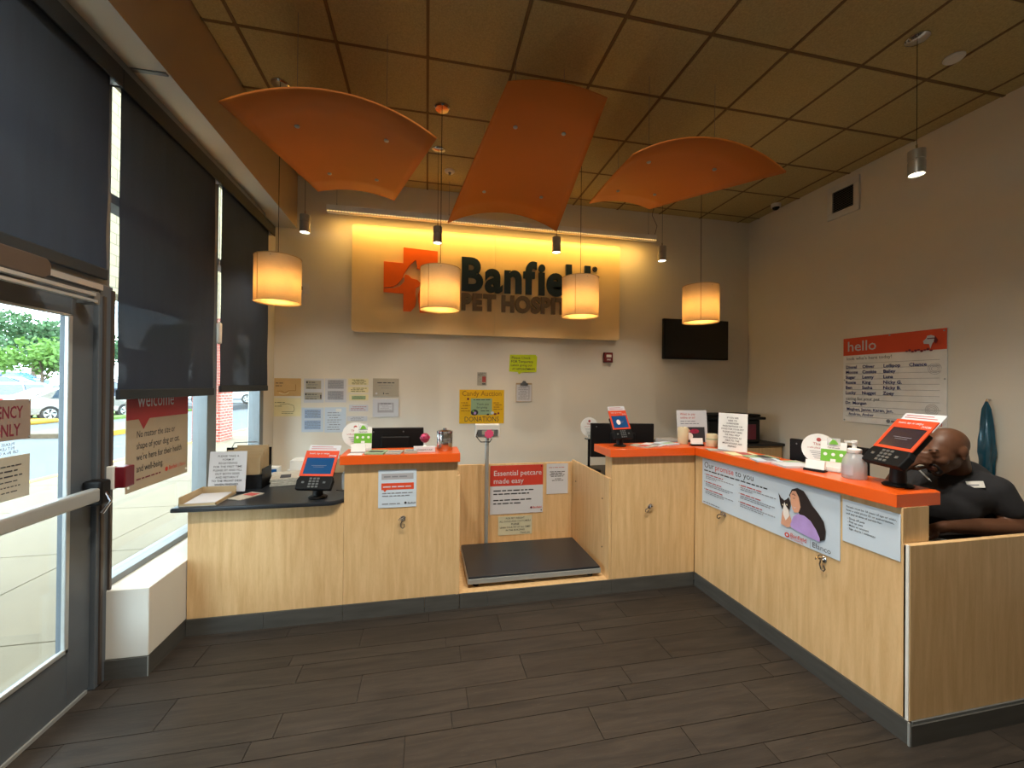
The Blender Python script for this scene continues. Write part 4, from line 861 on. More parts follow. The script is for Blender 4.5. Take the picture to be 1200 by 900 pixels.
el += [('p', 'portrait_hair', 'lady_hair', q((62, 200), (80, 240), (118, 258), (160, 250), (190, 215), (215, 180), (250, 150), (285, 110), (296, 60), (288, 10), (262, -5), (240, 30), (200, 60), (150, 90), (110, 130))),
       ('p', 'portrait_skin', 'lady_skin', q((70, 205), (84, 232), (108, 236), (128, 205), (140, 150), (128, 115), (100, 105), (86, 125), (74, 155))),
       ('p', 'portrait_skin', 'lady_skin', q((5, 10), (14, 80), (30, 130), (56, 140), (64, 90), (78, 60), (90, 20), (50, 0))),
       ('p', 'portrait_top', 'lady_top', q((70, 20), (92, 80), (120, 105), (165, 108), (205, 90), (240, 50), (262, 10), (262, -10), (205, -8), (150, -2), (90, 6))),
       ('p', 'portrait_cat', 'lady_hair', q((-14, 196), (6, 170), (30, 160), (46, 172), (60, 188), (72, 155), (66, 118), (40, 96), (12, 104), (0, 130))),
       ('p', 'portrait_cat', 'cat_white', q((30, 150), (42, 128), (60, 110), (66, 75), (40, 40), (22, 70), (20, 104))),
       ('e', 'portrait_cat', 'candle', *q((18, 130))[0], 0.004, 0.005), ('e', 'portrait_cat', 'candle', *q((48, 138))[0], 0.004, 0.005),
       ('p', 'portrait_mouth', 'white_paper', q((84, 142), (104, 132), (112, 142), (100, 136))), ('l', 'portrait_brow', 'lady_hair', q((84, 212), (96, 216), (108, 208)), 0.003), ('l', 'portrait_brow', 'lady_hair', q((92, 190), (104, 192)), 0.003),
       ('e', 'logo', 'red_print', 0.748, 0.026, 0.016, 0.014), ('e', 'logo', 'cool_paper', 0.748, 0.026, 0.007, 0.006), ('t', 'logo', 'red_print', 'Banfield', 0.77, 0.024, 0.032, 0.012), ('t', 'logo', 'red_print', 'PET HOSPITAL', 0.77, 0.010, 0.013, 0.01), ('r', 'logo', 'soft_ink', 0.893, 0.008, 0.895, 0.05), ('t', 'logo', 'ink', 'Elanco', 0.905, 0.018, 0.040, 0.0)]
sheet('poster', 'wide pale promise poster with a smiling woman and cat on the long counter', 'poster', (2.0485, 2.722, 0.662), 'right', Wp, Hp, 'cool_paper', el)
s_ = ['People must be 18 years of age or older,', 'have a valid photo ID or authorization,', 'and pay at time of service for:', '- Drop off pets', '- Pick up pets', '- Make an account', '- Sign charts / estimates']
sheet('counter_notice', 'plain white printed notice right of the promise poster on the long counter', 'notice', (2.0485, 1.662, 0.772), 'right', 0.255, 0.208, 'cool_paper', [('t', 'print', 'ink', s, 0.018 + (0.006 if k > 2 else 0), 0.172 - k * 0.0165 - (0.006 if k > 2 else 0), 0.0135, 0.012) for k, s in enumerate(s_)])

# ---- window poster and door signs
Wp, Hp = 0.612, 0.83
el = [('r', 'header_band', 'poster_red', 0, 0.418, Wp, Hp), ('p', 'header_band', 'poster_red', [(0.10, 0.42), (0.20, 0.42), (0.145, 0.355)]), ('t', 'header_lettering', 'white_paper', 'welcome', 0.09, 0.49, 0.135, 0.0, 'LEFT', 0.72)]
for k, s in enumerate(('No matter the size or', 'shape of your dog or cat,', "we're here for their health", 'and well-being.')): el.append(('t', 'lettering', 'ink', s, 0.085, 0.31 - k * 0.068, 0.058, 0.004, 'LEFT', 0.72))
el += [('w', 'small_print', 'maroon', 0.085, 0.31, 0.058, 0.014), ('e', 'logo', 'red_print', 0.37, 0.072, 0.015, 0.015), ('t', 'logo', 'red_print', 'Banfield', 0.395, 0.062, 0.04, 0.01, 'LEFT', 0.72), ('t', 'logo', 'red_print', '| Elanco', 0.50, 0.062, 0.036, 0.0, 'LEFT', 0.72)]
wp = sheet('window_poster', 'welcome poster with a red header on the window glass', 'poster', (-1.668, 2.712, 0.892), 'left', Wp, Hp, 'poster_back', el)
for (x, y) in ((0.02, 0.03), (Wp - 0.02, 0.03)): MB().lathe([(0.009, 0), (0.007, 0.004)], (x, y, 0.004), 10).build('fixing', 'white_plastic', wp)
ds = sheet('door_sign', 'taupe emergency exit only sign on the glass door', 'sign', (-1.6395, 1.80, 1.290), 'left', 0.304, 0.165, 'taupe', [('t', 'lettering', 'maroon', 'EMERGENCY', 0.152, 0.090, 0.068, 0.02, 'CENTER', 0.60), ('t', 'lettering', 'maroon', 'EXIT ONLY', 0.152, 0.018, 0.068, 0.02, 'CENTER', 0.62)])
for (x, y) in ((0.297, 0.158), (0.297, 0.008)): MB().lathe([(0.0035, 0), (0.003, 0.002)], (x, y, 0.004), 8).build('rivet', 'light_metal', ds)
t = thing('door_decal', 'white lettering decal on the door glass under the exit sign, seen from its back', 'decal', (-1.6395, 1.95, 1.235), 0, None, (PI / 2, 0, PI / 2))
mb = MB()
for k, s in enumerate(('PLEASE HAVE', 'PET LEASHED', 'OR IN A CARRIER')): text(mb, s, 0, 0.034 - k * 0.017, 0.017, 0, 0.008, 'CENTER', z=0)
mb.v = [(-x + 0.04, y, z) for x, y, z in mb.v]; tag(mb.build('lettering', 'soft_ink', t), kind='stuff')
sheet('door_notice', 'grey printed notice on the door glass above the push bar', 'notice', (-1.6395, 1.80, 1.05), 'left', 0.303, 0.176, 'grey_paper', [('w', 'print', 'ink', 0.03, 0.25 + 0.02 * (k % 2), 0.03 + k * 0.021, 0.007 + 0.002 * (k in (3, 4))) for k in range(6)])
t = thing('card_reader', 'maroon box on a white plate fixed to the window frame beside the push bar', 'card reader', (-1.6, 2.50, 1.035))
MB().box(-0.02, 0.03, -0.03, 0.0, -0.06, 0.06).box(0.0, 0.022, 0, 0.06, -0.055, 0.055).build('plate', 'white_plastic', t, bevel=0.004)
MB().box(0.022, 0.075, -0.02, 0.055, -0.055, 0.055).build('reader', 'red_plastic', t, bevel=0.006)

# ================================================================== PET SCALE
t = thing('pet_scale', 'low pet weighing scale with black platform and a steel display pole in the niche', 'scale', (0.76, 3.16, 0.1))
MB().box(-0.46, 0.53, -0.29, 0.31, 0.066, 0.080).build('deck', 'black_laminate', t, bevel=0.004)
MB().box(-0.465, 0.535, -0.295, 0.315, 0.030, 0.065).build('frame', 'light_metal', t, bevel=0.003)
for x in (-0.40, 0.47):
    for y in (-0.24, 0.26): MB().lathe([(0.022, 0), (0.022, 0.012), (0.012, 0.014), (0.012, 0.031)], (x, y, 0), 12).build('foot', 'black_plastic', t)
MB().tube([(-0.245, 0.335, 0.04), (-0.245, 0.335, 0.98)], 0.017, 14).build('pole', 'light_metal', t, smooth=True)
MB().box(-0.285, -0.205, 0.30, 0.37, 0.03, 0.05).build('pole_bracket', 'steel', t)
dsp = MB().box(-0.105, 0.105, -0.02, 0.025, 0.0, 0.115).build('display_head', 'white_plastic', t, bevel=0.006, loc=(-0.245, 0.325, 0.985), rot=(0.15, 0, 0))
MB().box(-0.088, 0.088, -0.024, -0.0205, 0.012, 0.072).build('display_panel', 'grey_metal', dsp, bevel=0.001)
MB().box(-0.05, 0.055, -0.026, -0.0242, 0.03, 0.066).build('readout', 'grey_paper', dsp)
st = [((0.043 if k % 2 else 0.034) * math.cos(2 * PI * k / 16) + 0.012, (0.043 if k % 2 else 0.034) * math.sin(2 * PI * k / 16) + 0.035) for k in range(16)]
MB().prism(st, 0, 0.001).build('pink_sticker', 'pink_paper', dsp, rot=(PI / 2, 0, 0), loc=(0.0, -0.0265, 0))
MB().tube([(-0.085, -0.022, 0.06), (-0.10, -0.04, 0.02), (-0.06, -0.04, -0.03), (0.02, -0.03, -0.035), (0.04, -0.01, -0.01)], 0.004, 6).build('display_cable', 'black_plastic', dsp)

# ================================================================== COUNTER ITEMS
def terminal(loc, rz, label, sc='screen_blue', tilt=0.95, card=True, h=0.11, logo=False):
    t = thing('payment_terminal', label, 'payment terminal', loc, rz, 'red framed payment terminals')
    MB().lathe([(0.055, 0), (0.06, 0.006), (0.05, 0.014), (0.03, 0.018)], (0, 0.02, 0), 24).build('base', 'black_plastic', t, smooth=True)
    MB().tube([(0, 0.02, 0.014), (0, 0.02, h * 0.6), (0, 0.03, h)], [0.034, 0.030, 0.034], 14).build('neck', 'black_plastic', t, smooth=True)
    b = MB().box(-0.100, 0.100, -0.075, 0.115, -0.035, -0.002).build('body', 'black_plastic', t, bevel=0.010, loc=(0, -0.005, h + 0.055), rot=(tilt, 0, 0))
    MB().prism([(-0.112, -0.09), (0.112, -0.09), (0.118, -0.03), (0.105, 0.0), (-0.105, 0.0), (-0.118, -0.03)], -0.028, 0.006).build('keypad_housing', 'dark_grey_plastic', b, bevel=0.005)
    k_ = MB()
    for r in range(4):
        for c in range(3): k_.box(-0.034 + c * 0.024, -0.018 + c * 0.024, -0.078 + r * 0.018, -0.067 + r * 0.018, 0.006, 0.009)
    k_.box(0.058, 0.074, -0.05, -0.038, 0.006, 0.009); k_.box(-0.08, -0.064, -0.05, -0.038, 0.006, 0.009)
    o = k_.build('keys', 'grey_metal', b); o['kind'] = 'stuff'
    mb = MB(); mb.box(-0.110, -0.092, -0.002, 0.175, 0.0, 0.005); mb.box(0.092, 0.110, -0.002, 0.175, 0.0, 0.005); mb.box(-0.092, 0.092, -0.002, 0.012, 0.0, 0.005); mb.box(-0.092, 0.092, 0.125, 0.175, 0.0, 0.005)
    mb.build('red_surround', 'orange_print', b)
    MB().box(-0.092, 0.092, 0.012, 0.125, 0.0, 0.003).build('screen', sc, b)
    mb = MB(); text(mb, 'Insert, tap or swipe', -0.085, 0.150, 0.017, 0, 0.01, z=0.0056); text(mb, 'ZOOM', 0.05, 0.133, 0.016, 0, 0.02, z=0.0056); mb.build('lettering', 'white_paper', b)
    mb = MB(); mb.box(-0.05, 0.05, 0.07, 0.072, 0.0031, 0.0034).box(-0.035, 0.035, 0.06, 0.062, 0.0031, 0.0034)
    mb.build('screen_text', 'soft_ink', b)
    if logo: MB().lathe([(0.024, 0), (0.024, 0.001)], (-0.02, 0.065, 0.0035), 20).build('screen_logo', 'white_gloss', b)
    if card:
        MB().box(-0.10, 0.112, 0.12, 0.218, -0.004, -0.001).build('paper_card', 'white_paper', b)
        mb = MB(); mb.box(-0.085, 0.06, 0.203, 0.207, -0.001, -0.0006).box(-0.085, 0.085, 0.190, 0.194, -0.001, -0.0006); mb.build('card_print', 'red_ink', b)
    return t
Z1, Z2 = 0.786, 1.071
terminal((-0.695, 2.86, Z1), -0.22, 'payment terminal with a blue screen on the low black desk', 'screen_blue', 1.0, h=0.09)
terminal((1.47, 2.90, Z2), 0.30, 'payment terminal with a white logo on its screen, on the middle orange counter', 'screen_blue', 1.15, card=True, h=0.10, logo=True).scale = (0.82, 0.82, 0.86)
terminal((2.18, 1.53, Z2), -PI / 2 - 0.3, 'payment terminal with a dark screen on the near end of the long counter', 'screen_dark', 0.88, h=0.12)
MB_ = MB().tube([(-0.60, 2.99, 0.80), (-0.56, 3.0, 0.792), (-0.52, 3.03, 0.792)], 0.003, 6)

# low desk
t = thing('paper_tray', 'open beige tray of papers at the left end of the black desk', 'tray', (-1.345, 2.93, Z1), 0.0)
mb = MB(); a, b = 0.10, 0.135
MB().box(-a, a, -b, b, 0, 0.004).build('tray_base', 'grey_paper', t)
mb.box(-a, -a + 0.005, -b, b, 0.004, 0.055); mb.box(-a, a, b - 0.005, b, 0.004, 0.055); mb.box(a - 0.005, a, -b, b, 0.004, 0.02); mb.box(-a, a, -b, -b + 0.005, 0.004, 0.015); mb.build('rim', 'manila', t)
for k in range(4): MB().box(-0.085, 0.085, -0.12, 0.12, 0.005 + k * 0.003, 0.007 + k * 0.003).build('paper', 'white_paper' if k % 2 else 'grey_paper', t, rot=(0, 0, 0.05 * (k - 1.5)))
t = thing('pamphlet', 'pink and grey pamphlet lying beside the paper tray on the black desk', 'pamphlet', (-1.155, 2.985, Z1), -0.5)
MB().box(-0.055, 0.055, -0.09, 0.09, 0, 0.004).build('pages', 'newsprint', t); mb = MB().box(-0.04, 0.04, 0.01, 0.07, 0.004, 0.0046); mb.build('cover_picture', 'red_ink', t)
tx = ['PLEASE TAKE A', 'FORM IF', 'REGISTERING', 'FOR THE FIRST TIME', 'PLEASE SIT AND FILL', 'OUT BOTH SIDES', 'AND RETURN IT', 'TO THE FRONT DESK', 'WHEN FINISHED.', 'THANK YOU']
sheet('stand_notice', 'white lettered notice standing in front of the file holder on the black desk', 'notice', (-1.425, 3.085, Z1 + 0.01), 'back', 0.225, 0.27, 'white_paper', [('t', 'lettering', 'ink', s, 0.112, 0.232 - k * 0.0235, 0.019, 0.012 if k > 6 else 0.004, 'CENTER') for k, s in enumerate(tx)], tilt=0.12)
t = thing('file_holder', 'black mesh holder with manila folders on the black desk', 'file holder', (-1.28, 3.27, Z1))
mb = MB(); mb.box(-0.15, 0.15, -0.09, 0.09, 0, 0.004); mb.box(0.146, 0.15, -0.09, 0.09, 0.004, 0.14); mb.box(-0.15, -0.146, -0.09, 0.09, 0.004, 0.16); mb.box(-0.15, 0.15, 0.086, 0.09, 0.004, 0.27); mb.box(-0.15, 0.15, -0.09, -0.086, 0.004, 0.10); mb.build('holder_body', 'black_plastic', t, bevel=0.001)
for k in range(6): MB().box(-0.12 + 0.01 * k, 0.13 + 0.002 * k, -0.07 + k * 0.026, -0.066 + k * 0.026, 0.005, 0.225 + 0.012 * (k % 3) + 0.008 * k).build('folder', 'manila', t, rot=(0.0, 0, 0))
MB().tube([(-0.12, 0.088, 0.26), (-0.1, 0.088, 0.305), (0.05, 0.088, 0.31), (0.09, 0.088, 0.28)], 0.003, 6).build('wire_handle', 'grey_metal', t)
t = thing('newspaper_stack', 'stack of newspapers behind the file holder on the black desk', 'newspapers', (-1.03, 3.38, Z1), 0.25)
for k in range(5): MB().box(-0.10, 0.10, -0.14, 0.14, k * 0.011, k * 0.011 + 0.010).build('newspaper', 'newsprint', t, bevel=0.003, rot=(0, 0, 0.03 * (k % 3 - 1)))
MB().box(-0.04, 0.03, -0.12, 0.0, 0.055, 0.0556).build('front_picture', 'ink', t)
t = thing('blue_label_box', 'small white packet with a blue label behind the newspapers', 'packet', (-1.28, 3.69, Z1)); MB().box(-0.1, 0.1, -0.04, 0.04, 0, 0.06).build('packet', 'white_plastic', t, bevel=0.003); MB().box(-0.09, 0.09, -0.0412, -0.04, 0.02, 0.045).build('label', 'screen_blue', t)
t = thing('white_box', 'large white carton at the back of the black desk', 'box', (-0.93, 3.63, Z1)); MB().box(-0.15, 0.15, -0.09, 0.1, 0, 0.055).build('carton', 'white_plastic', t, bevel=0.002)
t = thing('white_box', 'second white carton stacked on the large carton on the black desk', 'box', (-0.92, 3.64, Z1 + 0.0555)); MB().box(-0.145, 0.14, -0.085, 0.09, 0, 0.07).build('carton', 'white_gloss', t, bevel=0.002); MB().box(0.08, 0.1, -0.0862, -0.085, 0.01, 0.02).build('stamp', 'pink_paper', t)
t = thing('manila_envelope', 'thick manila envelope leaning behind the desk payment terminal', 'envelope', (-0.66, 3.66, Z1)); MB().box(-0.11, 0.12, -0.01, 0.01, 0, 0.15).build('envelope', 'manila', t, bevel=0.002); MB().box(-0.09, 0.1, -0.0112, -0.01, 0.12, 0.135).build('flap_label', 'white_paper', t)
t = thing('sanitizer_bottle', 'clear spray bottle against the left raised counter on the black desk', 'bottle', (-0.552, 3.08, Z1)); MB().lathe([(0.028, 0), (0.03, 0.01), (0.03, 0.1), (0.014, 0.13), (0.012, 0.14)], (0, 0, 0), 18).build('bottle', 'bottle_clear', t, smooth=True); MB().lathe([(0.013, 0.14), (0.013, 0.165), (0.006, 0.17), (0.005, 0.185)], (0, 0, 0), 14).box(-0.035, 0.008, -0.006, 0.006, 0.183, 0.195).build('pump', 'white_plastic', t)
t = thing('terminal_cable', 'thin black cable running from the desk terminal to the counter', 'cable', (-0.6, 2.95, Z1)); MB_.build('cable', 'black_plastic', t, world=True)

def round_sign(loc, rz, label):
    t = thing('round_sign', label, 'sign', loc, rz, 'round white acrylic counter signs'); n = 36
    MB().prism([(0.088 * math.cos(2 * PI * k / n), 0.105 + 0.088 * math.sin(2 * PI * k / n)) for k in range(n)], 0, 0.005).build('disc', 'white_gloss', t, rot=(PI / 2, 0, 0))
    mb = MB(); text(mb, 'This is', 0.0, 0.125, 0.022, 0, 0.01, 'CENTER', z=0.0055); text(mb, 'a safe place for pets', 0.0, 0.105, 0.014, 0, 0.006, 'CENTER', z=0.0055); mb.build('lettering', 'red_ink', t, rot=(PI / 2, 0, 0))
    mb = MB()
    for k in range(5): w = 0.045 - 0.006 * k; mb.box(-w, w, 0.086 - k * 0.010, 0.089 - k * 0.010, 0.005, 0.0054)
    mb.build('small_print', 'soft_ink', t, rot=(PI / 2, 0, 0)); MB().lathe([(0.012, 0), (0.007, 0.001)], (0, 0.158, 0.0055), 10).build('logo', 'red_ink', t, rot=(PI / 2, 0, 0))
    MB().box(-0.03, 0.03, -0.03, 0.03, 0, 0.004).box(-0.015, 0.015, -0.010, -0.0055, 0.004, 0.035).build('stand', 'acrylic', t)
def green_sign(loc, rz, label):
    t = thing('leaflet_holder', label, 'leaflet holder', loc, rz, 'green and white leaflet holders')
    p = MB().box(-0.058, 0.058, -0.002, 0.002, 0.006, 0.165).build('leaflet', 'white_gloss', t, rot=(-0.16, 0, 0))
    MB().box(-0.0575, 0.0575, -0.0032, -0.002, 0.055, 0.122).build('green_band', 'green_print', p)
    mb = MB(); 
    for x in (-0.036, 0, 0.036): mb.lathe([(0.009, 0), (0.009, 0.0004)], (x, 0.095, 0.0036), 10)
    mb.box(-0.012, 0.012, 0.055, 0.07, 0.0034, 0.0038); o = mb.build('white_icons', 'white_gloss', p, rot=(PI / 2, 0, 0)); o['kind'] = 'stuff'
    mb = MB(); text(mb, 'CareCredit', 0, 0.128, 0.012, 0, 0.01, 'CENTER', z=0.0026); mb.build('lettering', 'ink', p, rot=(PI / 2, 0, 0))
    MB().box(-0.03, 0.03, -0.008, -0.0035, 0.145, 0.185).build('top_card', 'acrylic', p); MB().prism([(-0.022, 0.150), (0.024, 0.152), (0.01, 0.172), (-0.005, 0.178)], 0.0082, 0.0088).build('leaf_mark', 'green_print', p, rot=(PI / 2, 0, 0))
    MB().box(-0.06, 0.06, -0.004, 0.05, 0, 0.004).box(-0.06, 0.06, -0.012, -0.008, 0.004, 0.025).build('stand', 'acrylic', t)
def card_holder(loc, rz, label, base='black_plastic'):
    t = thing('card_holder', label, 'card holder', loc, rz, 'small business card holders')
    MB().box(-0.05, 0.05, -0.025, 0.025, 0, 0.005).prism([(-0.05, -0.02), (0.05, -0.02), (0.05, -0.0), (-0.05, -0.0)], 0.005, 0.012).build('holder', base, t)
    for k in range(4): MB().box(-0.046, 0.046, -0.014 + k * 0.005, -0.0105 + k * 0.005, 0.008, 0.058).build('business_card', 'white_gloss', t, rot=(-0.2, 0, 0))
def flat(name, loc, rz, w, d, h, m, label, cat, pic=None, group=None, n=1):
    t = thing(name, label, cat, loc, rz, group)
    for k in range(n): MB().box(-w / 2, w / 2, -d / 2, d / 2, k * h / n, (k + 1) * h / n - 0.0004).build('page' if n > 1 else 'sheets', m, t, rot=(0, 0, 0.04 * math.sin(k * 2.3)))
    if pic: MB().box(-w * 0.4, w * 0.4, -d * 0.3, d * 0.1, h - 0.0003, h + 0.0004).build('cover_picture', pic, t)
    return t
# left raised counter
round_sign((-0.485, 3.03, Z2), 0.0, 'round white sign at the left end of the left raised counter')
green_sign((-0.425, 2.945, Z2), 0.0, 'green and white leaflet holder on the left raised counter')
card_holder((-0.44, 2.87, Z2), 0.0, 'card holder in front of the green leaflet on the left counter', 'acrylic')
flat('card_stack', (-0.45, 2.805, Z2), 0.0, 0.09, 0.045, 0.006, 'white_gloss', 'flat white cards at the front left corner of the left raised counter', 'cards')
gb = 'low brochure stacks on the left raised counter'
flat('brochure_stack', (-0.32, 2.86, Z2), -0.2, 0.12, 0.14, 0.012, 'mint', 'green grey brochures right of the green leaflet holder', 'brochures', 'ink', gb, 2)
flat('brochure_stack', (-0.205, 2.85, Z2), -0.15, 0.10, 0.13, 0.010, 'newsprint', 'pale brochures in the middle of the left raised counter', 'brochures', 'soft_ink', gb, 2)
flat('brochure_stack', (-0.10, 2.86, Z2), 0.0, 0.085, 0.12, 0.014, 'grey_paper', 'grey brochures left of the small white sign box', 'brochures', 'soft_ink', gb, 2)
t = thing('sign_box', 'small white lettered box under the ornament on the left counter', 'box', (-0.01, 2.875, Z2)); MB().box(-0.072, 0.072, -0.03, 0.03, 0, 0.035).build('box', 'white_paper', t, bevel=0.001)
mb = MB(); text(mb, 'GOODBYE FUND', 0, 0.011, 0.014, 0, 0.01, 'CENTER', z=0.0305); mb.build('lettering', 'ink', t, rot=(PI / 2, 0, 0))
t = thing('ornament', 'purple and pink ball ornament standing on the small white box', 'ornament', (-0.008, 2.88, Z2 + 0.0355)); MB().lathe([(0.02, 0), (0.008, 0.006), (0.006, 0.025)], (0, 0, 0), 14).build('stem', 'white_gloss', t, smooth=True)
rb = MB(); rb.ball((0, 0, 0.058), (0.032, 0.032, 0.034), 16, 10); rb.build('ball', 'rose_print', t, smooth=True)
for k in range(6): a = k * 1.05; MB().ball((0.02 * math.cos(a), 0.02 * math.sin(a), 0.06 + 0.012 * math.sin(k * 2)), (0.016, 0.016, 0.014), 8, 6).build('petal', 'rose_print' if k % 2 else 'pink_paper', t, smooth=True)
t = thing('steel_canister', 'round brushed steel canister on the right end of the left counter', 'canister', (0.13, 2.93, Z2)); MB().lathe([(0.052, 0), (0.055, 0.004), (0.055, 0.115), (0.052, 0.12)], (0, 0, 0), 30).build('can', 'steel', t, smooth=True)
MB().lathe([(0.056, 0.121), (0.056, 0.135), (0.03, 0.142), (0.012, 0.144), (0.012, 0.154), (0.001, 0.156)], (0, 0, 0), 30).build('lid', 'chrome', t, smooth=True)
for k in range(3): MB().tube([(0.0562 * math.cos(a), 0.0562 * math.sin(a), 0.058 + k * 0.011) for a in [-PI * 0.62 + 0.1 * q for q in range(13)]], 0.0018, 5).build('dark_band', 'dark_metal', t)

def monitor(loc, rz, label, w=0.5, h=0.30, stand=True, logo=True, screen_dots=True):
    t = thing('computer_monitor', label, 'monitor', loc, rz, 'black computer monitors on the staff side')
    MB().box(-w / 2, w / 2, -0.012, 0.018, 0.12, 0.12 + h).build('casing', 'black_plastic', t, bevel=0.006)
    MB().box(-w / 2 + 0.012, w / 2 - 0.012, 0.0182, 0.019, 0.132, 0.108 + h).build('screen', 'black_gloss', t)
    MB().box(-0.11, 0.11, -0.035, -0.012, 0.19, 0.34).build('back_shell', 'black_plastic', t, bevel=0.008)
    MB().tube([(0, -0.03, 0.01), (0, -0.03, 0.25)], 0.016, 10).build('stand_post', 'black_plastic', t); MB().box(-0.12, 0.12, -0.09, 0.07, 0, 0.01).build('stand_foot', 'black_plastic', t, bevel=0.003)
    for x in (-w / 2 + 0.05, 0.06): MB().lathe([(0.006, 0), (0.005, 0.002)], (x, 0.12 + h - 0.03, 0.0122), 8).build('vent_screw', 'grey_metal', t, rot=(PI / 2, 0, 0))
    return t
monitor((-0.235, 3.33, Z1), 0.0, 'black monitor seen from behind over the left raised counter', 0.43, 0.285)
monitor((1.70, 3.34, Z1), -0.2, 'black monitor seen from behind at the middle counter', 0.56, 0.30)
monitor((2.42, 2.07, Z1), -PI / 2 + 0.1, 'black monitor behind the soap bottle on the long counter', 0.46, 0.29)
round_sign((1.455, 3.50, Z1 + 0.27), 0.1, 'round white sign behind the monitor at the middle counter')
t = thing('sign_riser', 'small black riser under the round sign beside the middle monitor', 'riser', (1.455, 3.50, Z1)); MB().box(-0.03, 0.03, -0.03, 0.03, 0, 0.006).box(-0.03, 0.03, -0.03, 0.03, 0.262, 0.269).tube([(0, 0, 0.006), (0, 0, 0.262)], 0.012).build('post', 'black_plastic', t)
t = thing('computer_mouse', 'black computer mouse on the dark worktop beside the niche panel', 'mouse', (1.44, 3.30, Z1), 0.3); MB().ball((0, 0, 0.0185), (0.032, 0.055, 0.018), 16, 10).build('shell', 'black_plastic', t, smooth=True); MB().box(-0.003, 0.003, -0.04, -0.02, 0.027, 0.033).build('wheel', 'grey_metal', t)
t = thing('keyboard', 'black keyboard on the dark worktop behind the middle counter', 'keyboard', (1.62, 3.10, Z1), 0.0); MB().box(-0.2, 0.2, -0.07, 0.07, 0, 0.015).build('case', 'black_plastic', t, bevel=0.003)
kb = MB()
for r in range(5):
    for c in range(14): kb.box(-0.19 + c * 0.027, -0.167 + c * 0.027, -0.06 + r * 0.024, -0.04 + r * 0.024, 0.015, 0.019)
o = kb.build('keys', 'dark_grey_plastic', t); o['kind'] = 'stuff'

# middle counter items and the corner
gb = 'magazines on the middle orange counter'
flat('magazine', (1.645, 2.90, Z2), 0.5, 0.13, 0.18, 0.005, 'newsprint', 'grey printed magazine right of the middle payment terminal', 'magazine', 'red_ink', gb)
flat('magazine', (1.765, 2.935, Z2), 0.7, 0.13, 0.16, 0.006, 'white_paper', 'white magazine with a grey picture left of the tall candle', 'magazine', 'soft_ink', gb)
flat('magazine', (1.90, 2.97, Z2), 0.3, 0.14, 0.14, 0.010, 'cool_paper', 'pale thick magazine just left of the tall candle', 'magazine', 'mint', gb)
t = thing('candle', 'tall cream pillar candle on the corner of the orange counter', 'candle', (2.045, 2.965, Z2)); MB().lathe([(0.038, 0), (0.04, 0.004), (0.04, 0.128), (0.036, 0.134), (0.028, 0.128), (0.001, 0.126)], (0, 0, 0), 24).build('wax', 'candle', t, smooth=True); MB().tube([(0, 0, 0.126), (0.002, 0, 0.138)], 0.0015, 5).build('wick', 'ink', t)
t = thing('candle', 'short cream candle with a green band on the corner of the orange counter', 'candle', (2.185, 2.80, Z2)); MB().lathe([(0.038, 0), (0.041, 0.004), (0.041, 0.092), (0.036, 0.098), (0.001, 0.092)], (0, 0, 0), 24).build('wax', 'candle', t, smooth=True); MB().lathe([(0.0415, 0.055), (0.0415, 0.063)], (0, 0, 0), 24, close=False).build('green_band', 'mint', t); MB().tube([(0, 0, 0.092), (0.002, 0, 0.104)], 0.0015, 5).build('wick', 'ink', t)
card_holder((2.095, 2.86, Z2), -0.15, 'black card holder between the two cream candles')
sheet('stand_notice', 'white printed stand sign with a dark photograph between the candles', 'sign', (2.045, 3.035, Z2 + 0.003), 'back', 0.265, 0.265, 'white_paper', [('t', 'lettering', 'red_ink', 'Want to pay', 0.03, 0.225, 0.026, 0.01), ('t', 'lettering', 'red_ink', 'online or in?', 0.03, 0.195, 0.026, 0.01)] + lines('print', 'soft_ink', 0.03, 0.2, 0.15, 0.17, 2, 0.010) + [('r', 'photograph', 'ink', 0.03, 0.0, 0.24, 0.125), ('e', 'photograph', 'cat_white', 0.10, 0.05, 0.035, 0.03), ('e', 'photograph', 'lady_skin', 0.08, 0.095, 0.03, 0.02), ('e', 'photograph', 'rose_print', 0.15, 0.09, 0.04, 0.02)], tilt=0.1, rz=-0.1)
tx = ['IF YOU ARE', 'HERE TO', 'SURRENDER', 'PRESCRIPTIONS OR', 'FOOD FOR YOUR PET', 'PLEASE WAIT HERE', 'WE WILL HELP', 'YOU AS SOON AS', 'ABLE TO. THE', 'MEDICATIONS ARE', 'PREPAID']
sheet('stand_notice', 'tall white lettered notice standing on the orange counter near the wall corner', 'notice', (2.125, 2.655, Z2 + 0.004), 'right', 0.212, 0.27, 'white_gloss', [('t', 'lettering', 'ink', s, 0.106, 0.232 - k * 0.0205, 0.0165, 0.012, 'CENTER') for k, s in enumerate(tx)], rz=-PI / 2 + 0.35, tilt=0.03)
gb = 'brochures lying along the long orange counter'
for k, (x, y, rz, w, d, h, m, pic, lb) in enumerate((
    (2.11, 2.62, 1.2, 0.10, 0.17, 0.005, 'newsprint', 'soft_ink', 'grey brochure in front of the tall lettered notice'),
    (2.13, 2.43, 1.3, 0.14, 0.18, 0.006, 'cream_paper', 'red_ink', 'cream brochure just right of the tall lettered notice'),
    (2.16, 2.30, 1.4, 0.13, 0.17, 0.007, 'mint', 'ink', 'mint green magazine in the middle of the row of brochures'),
    (2.10, 2.19, 1.2, 0.11, 0.15, 0.010, 'cool_paper', 'soft_ink', 'pale blue brochure at the front edge in the row of brochures'),
    (2.19, 2.10, 1.5, 0.10, 0.16, 0.008, 'grey_paper', 'mint', 'grey magazine at the back of the row of brochures'),
    (2.12, 2.02, 1.35, 0.13, 0.17, 0.012, 'white_paper', None, 'thick white leaflet pile nearest the card holder'))):
    flat('brochure', (x, y, Z2), rz, w, d, h, m, lb, 'brochure', pic, gb, 1)
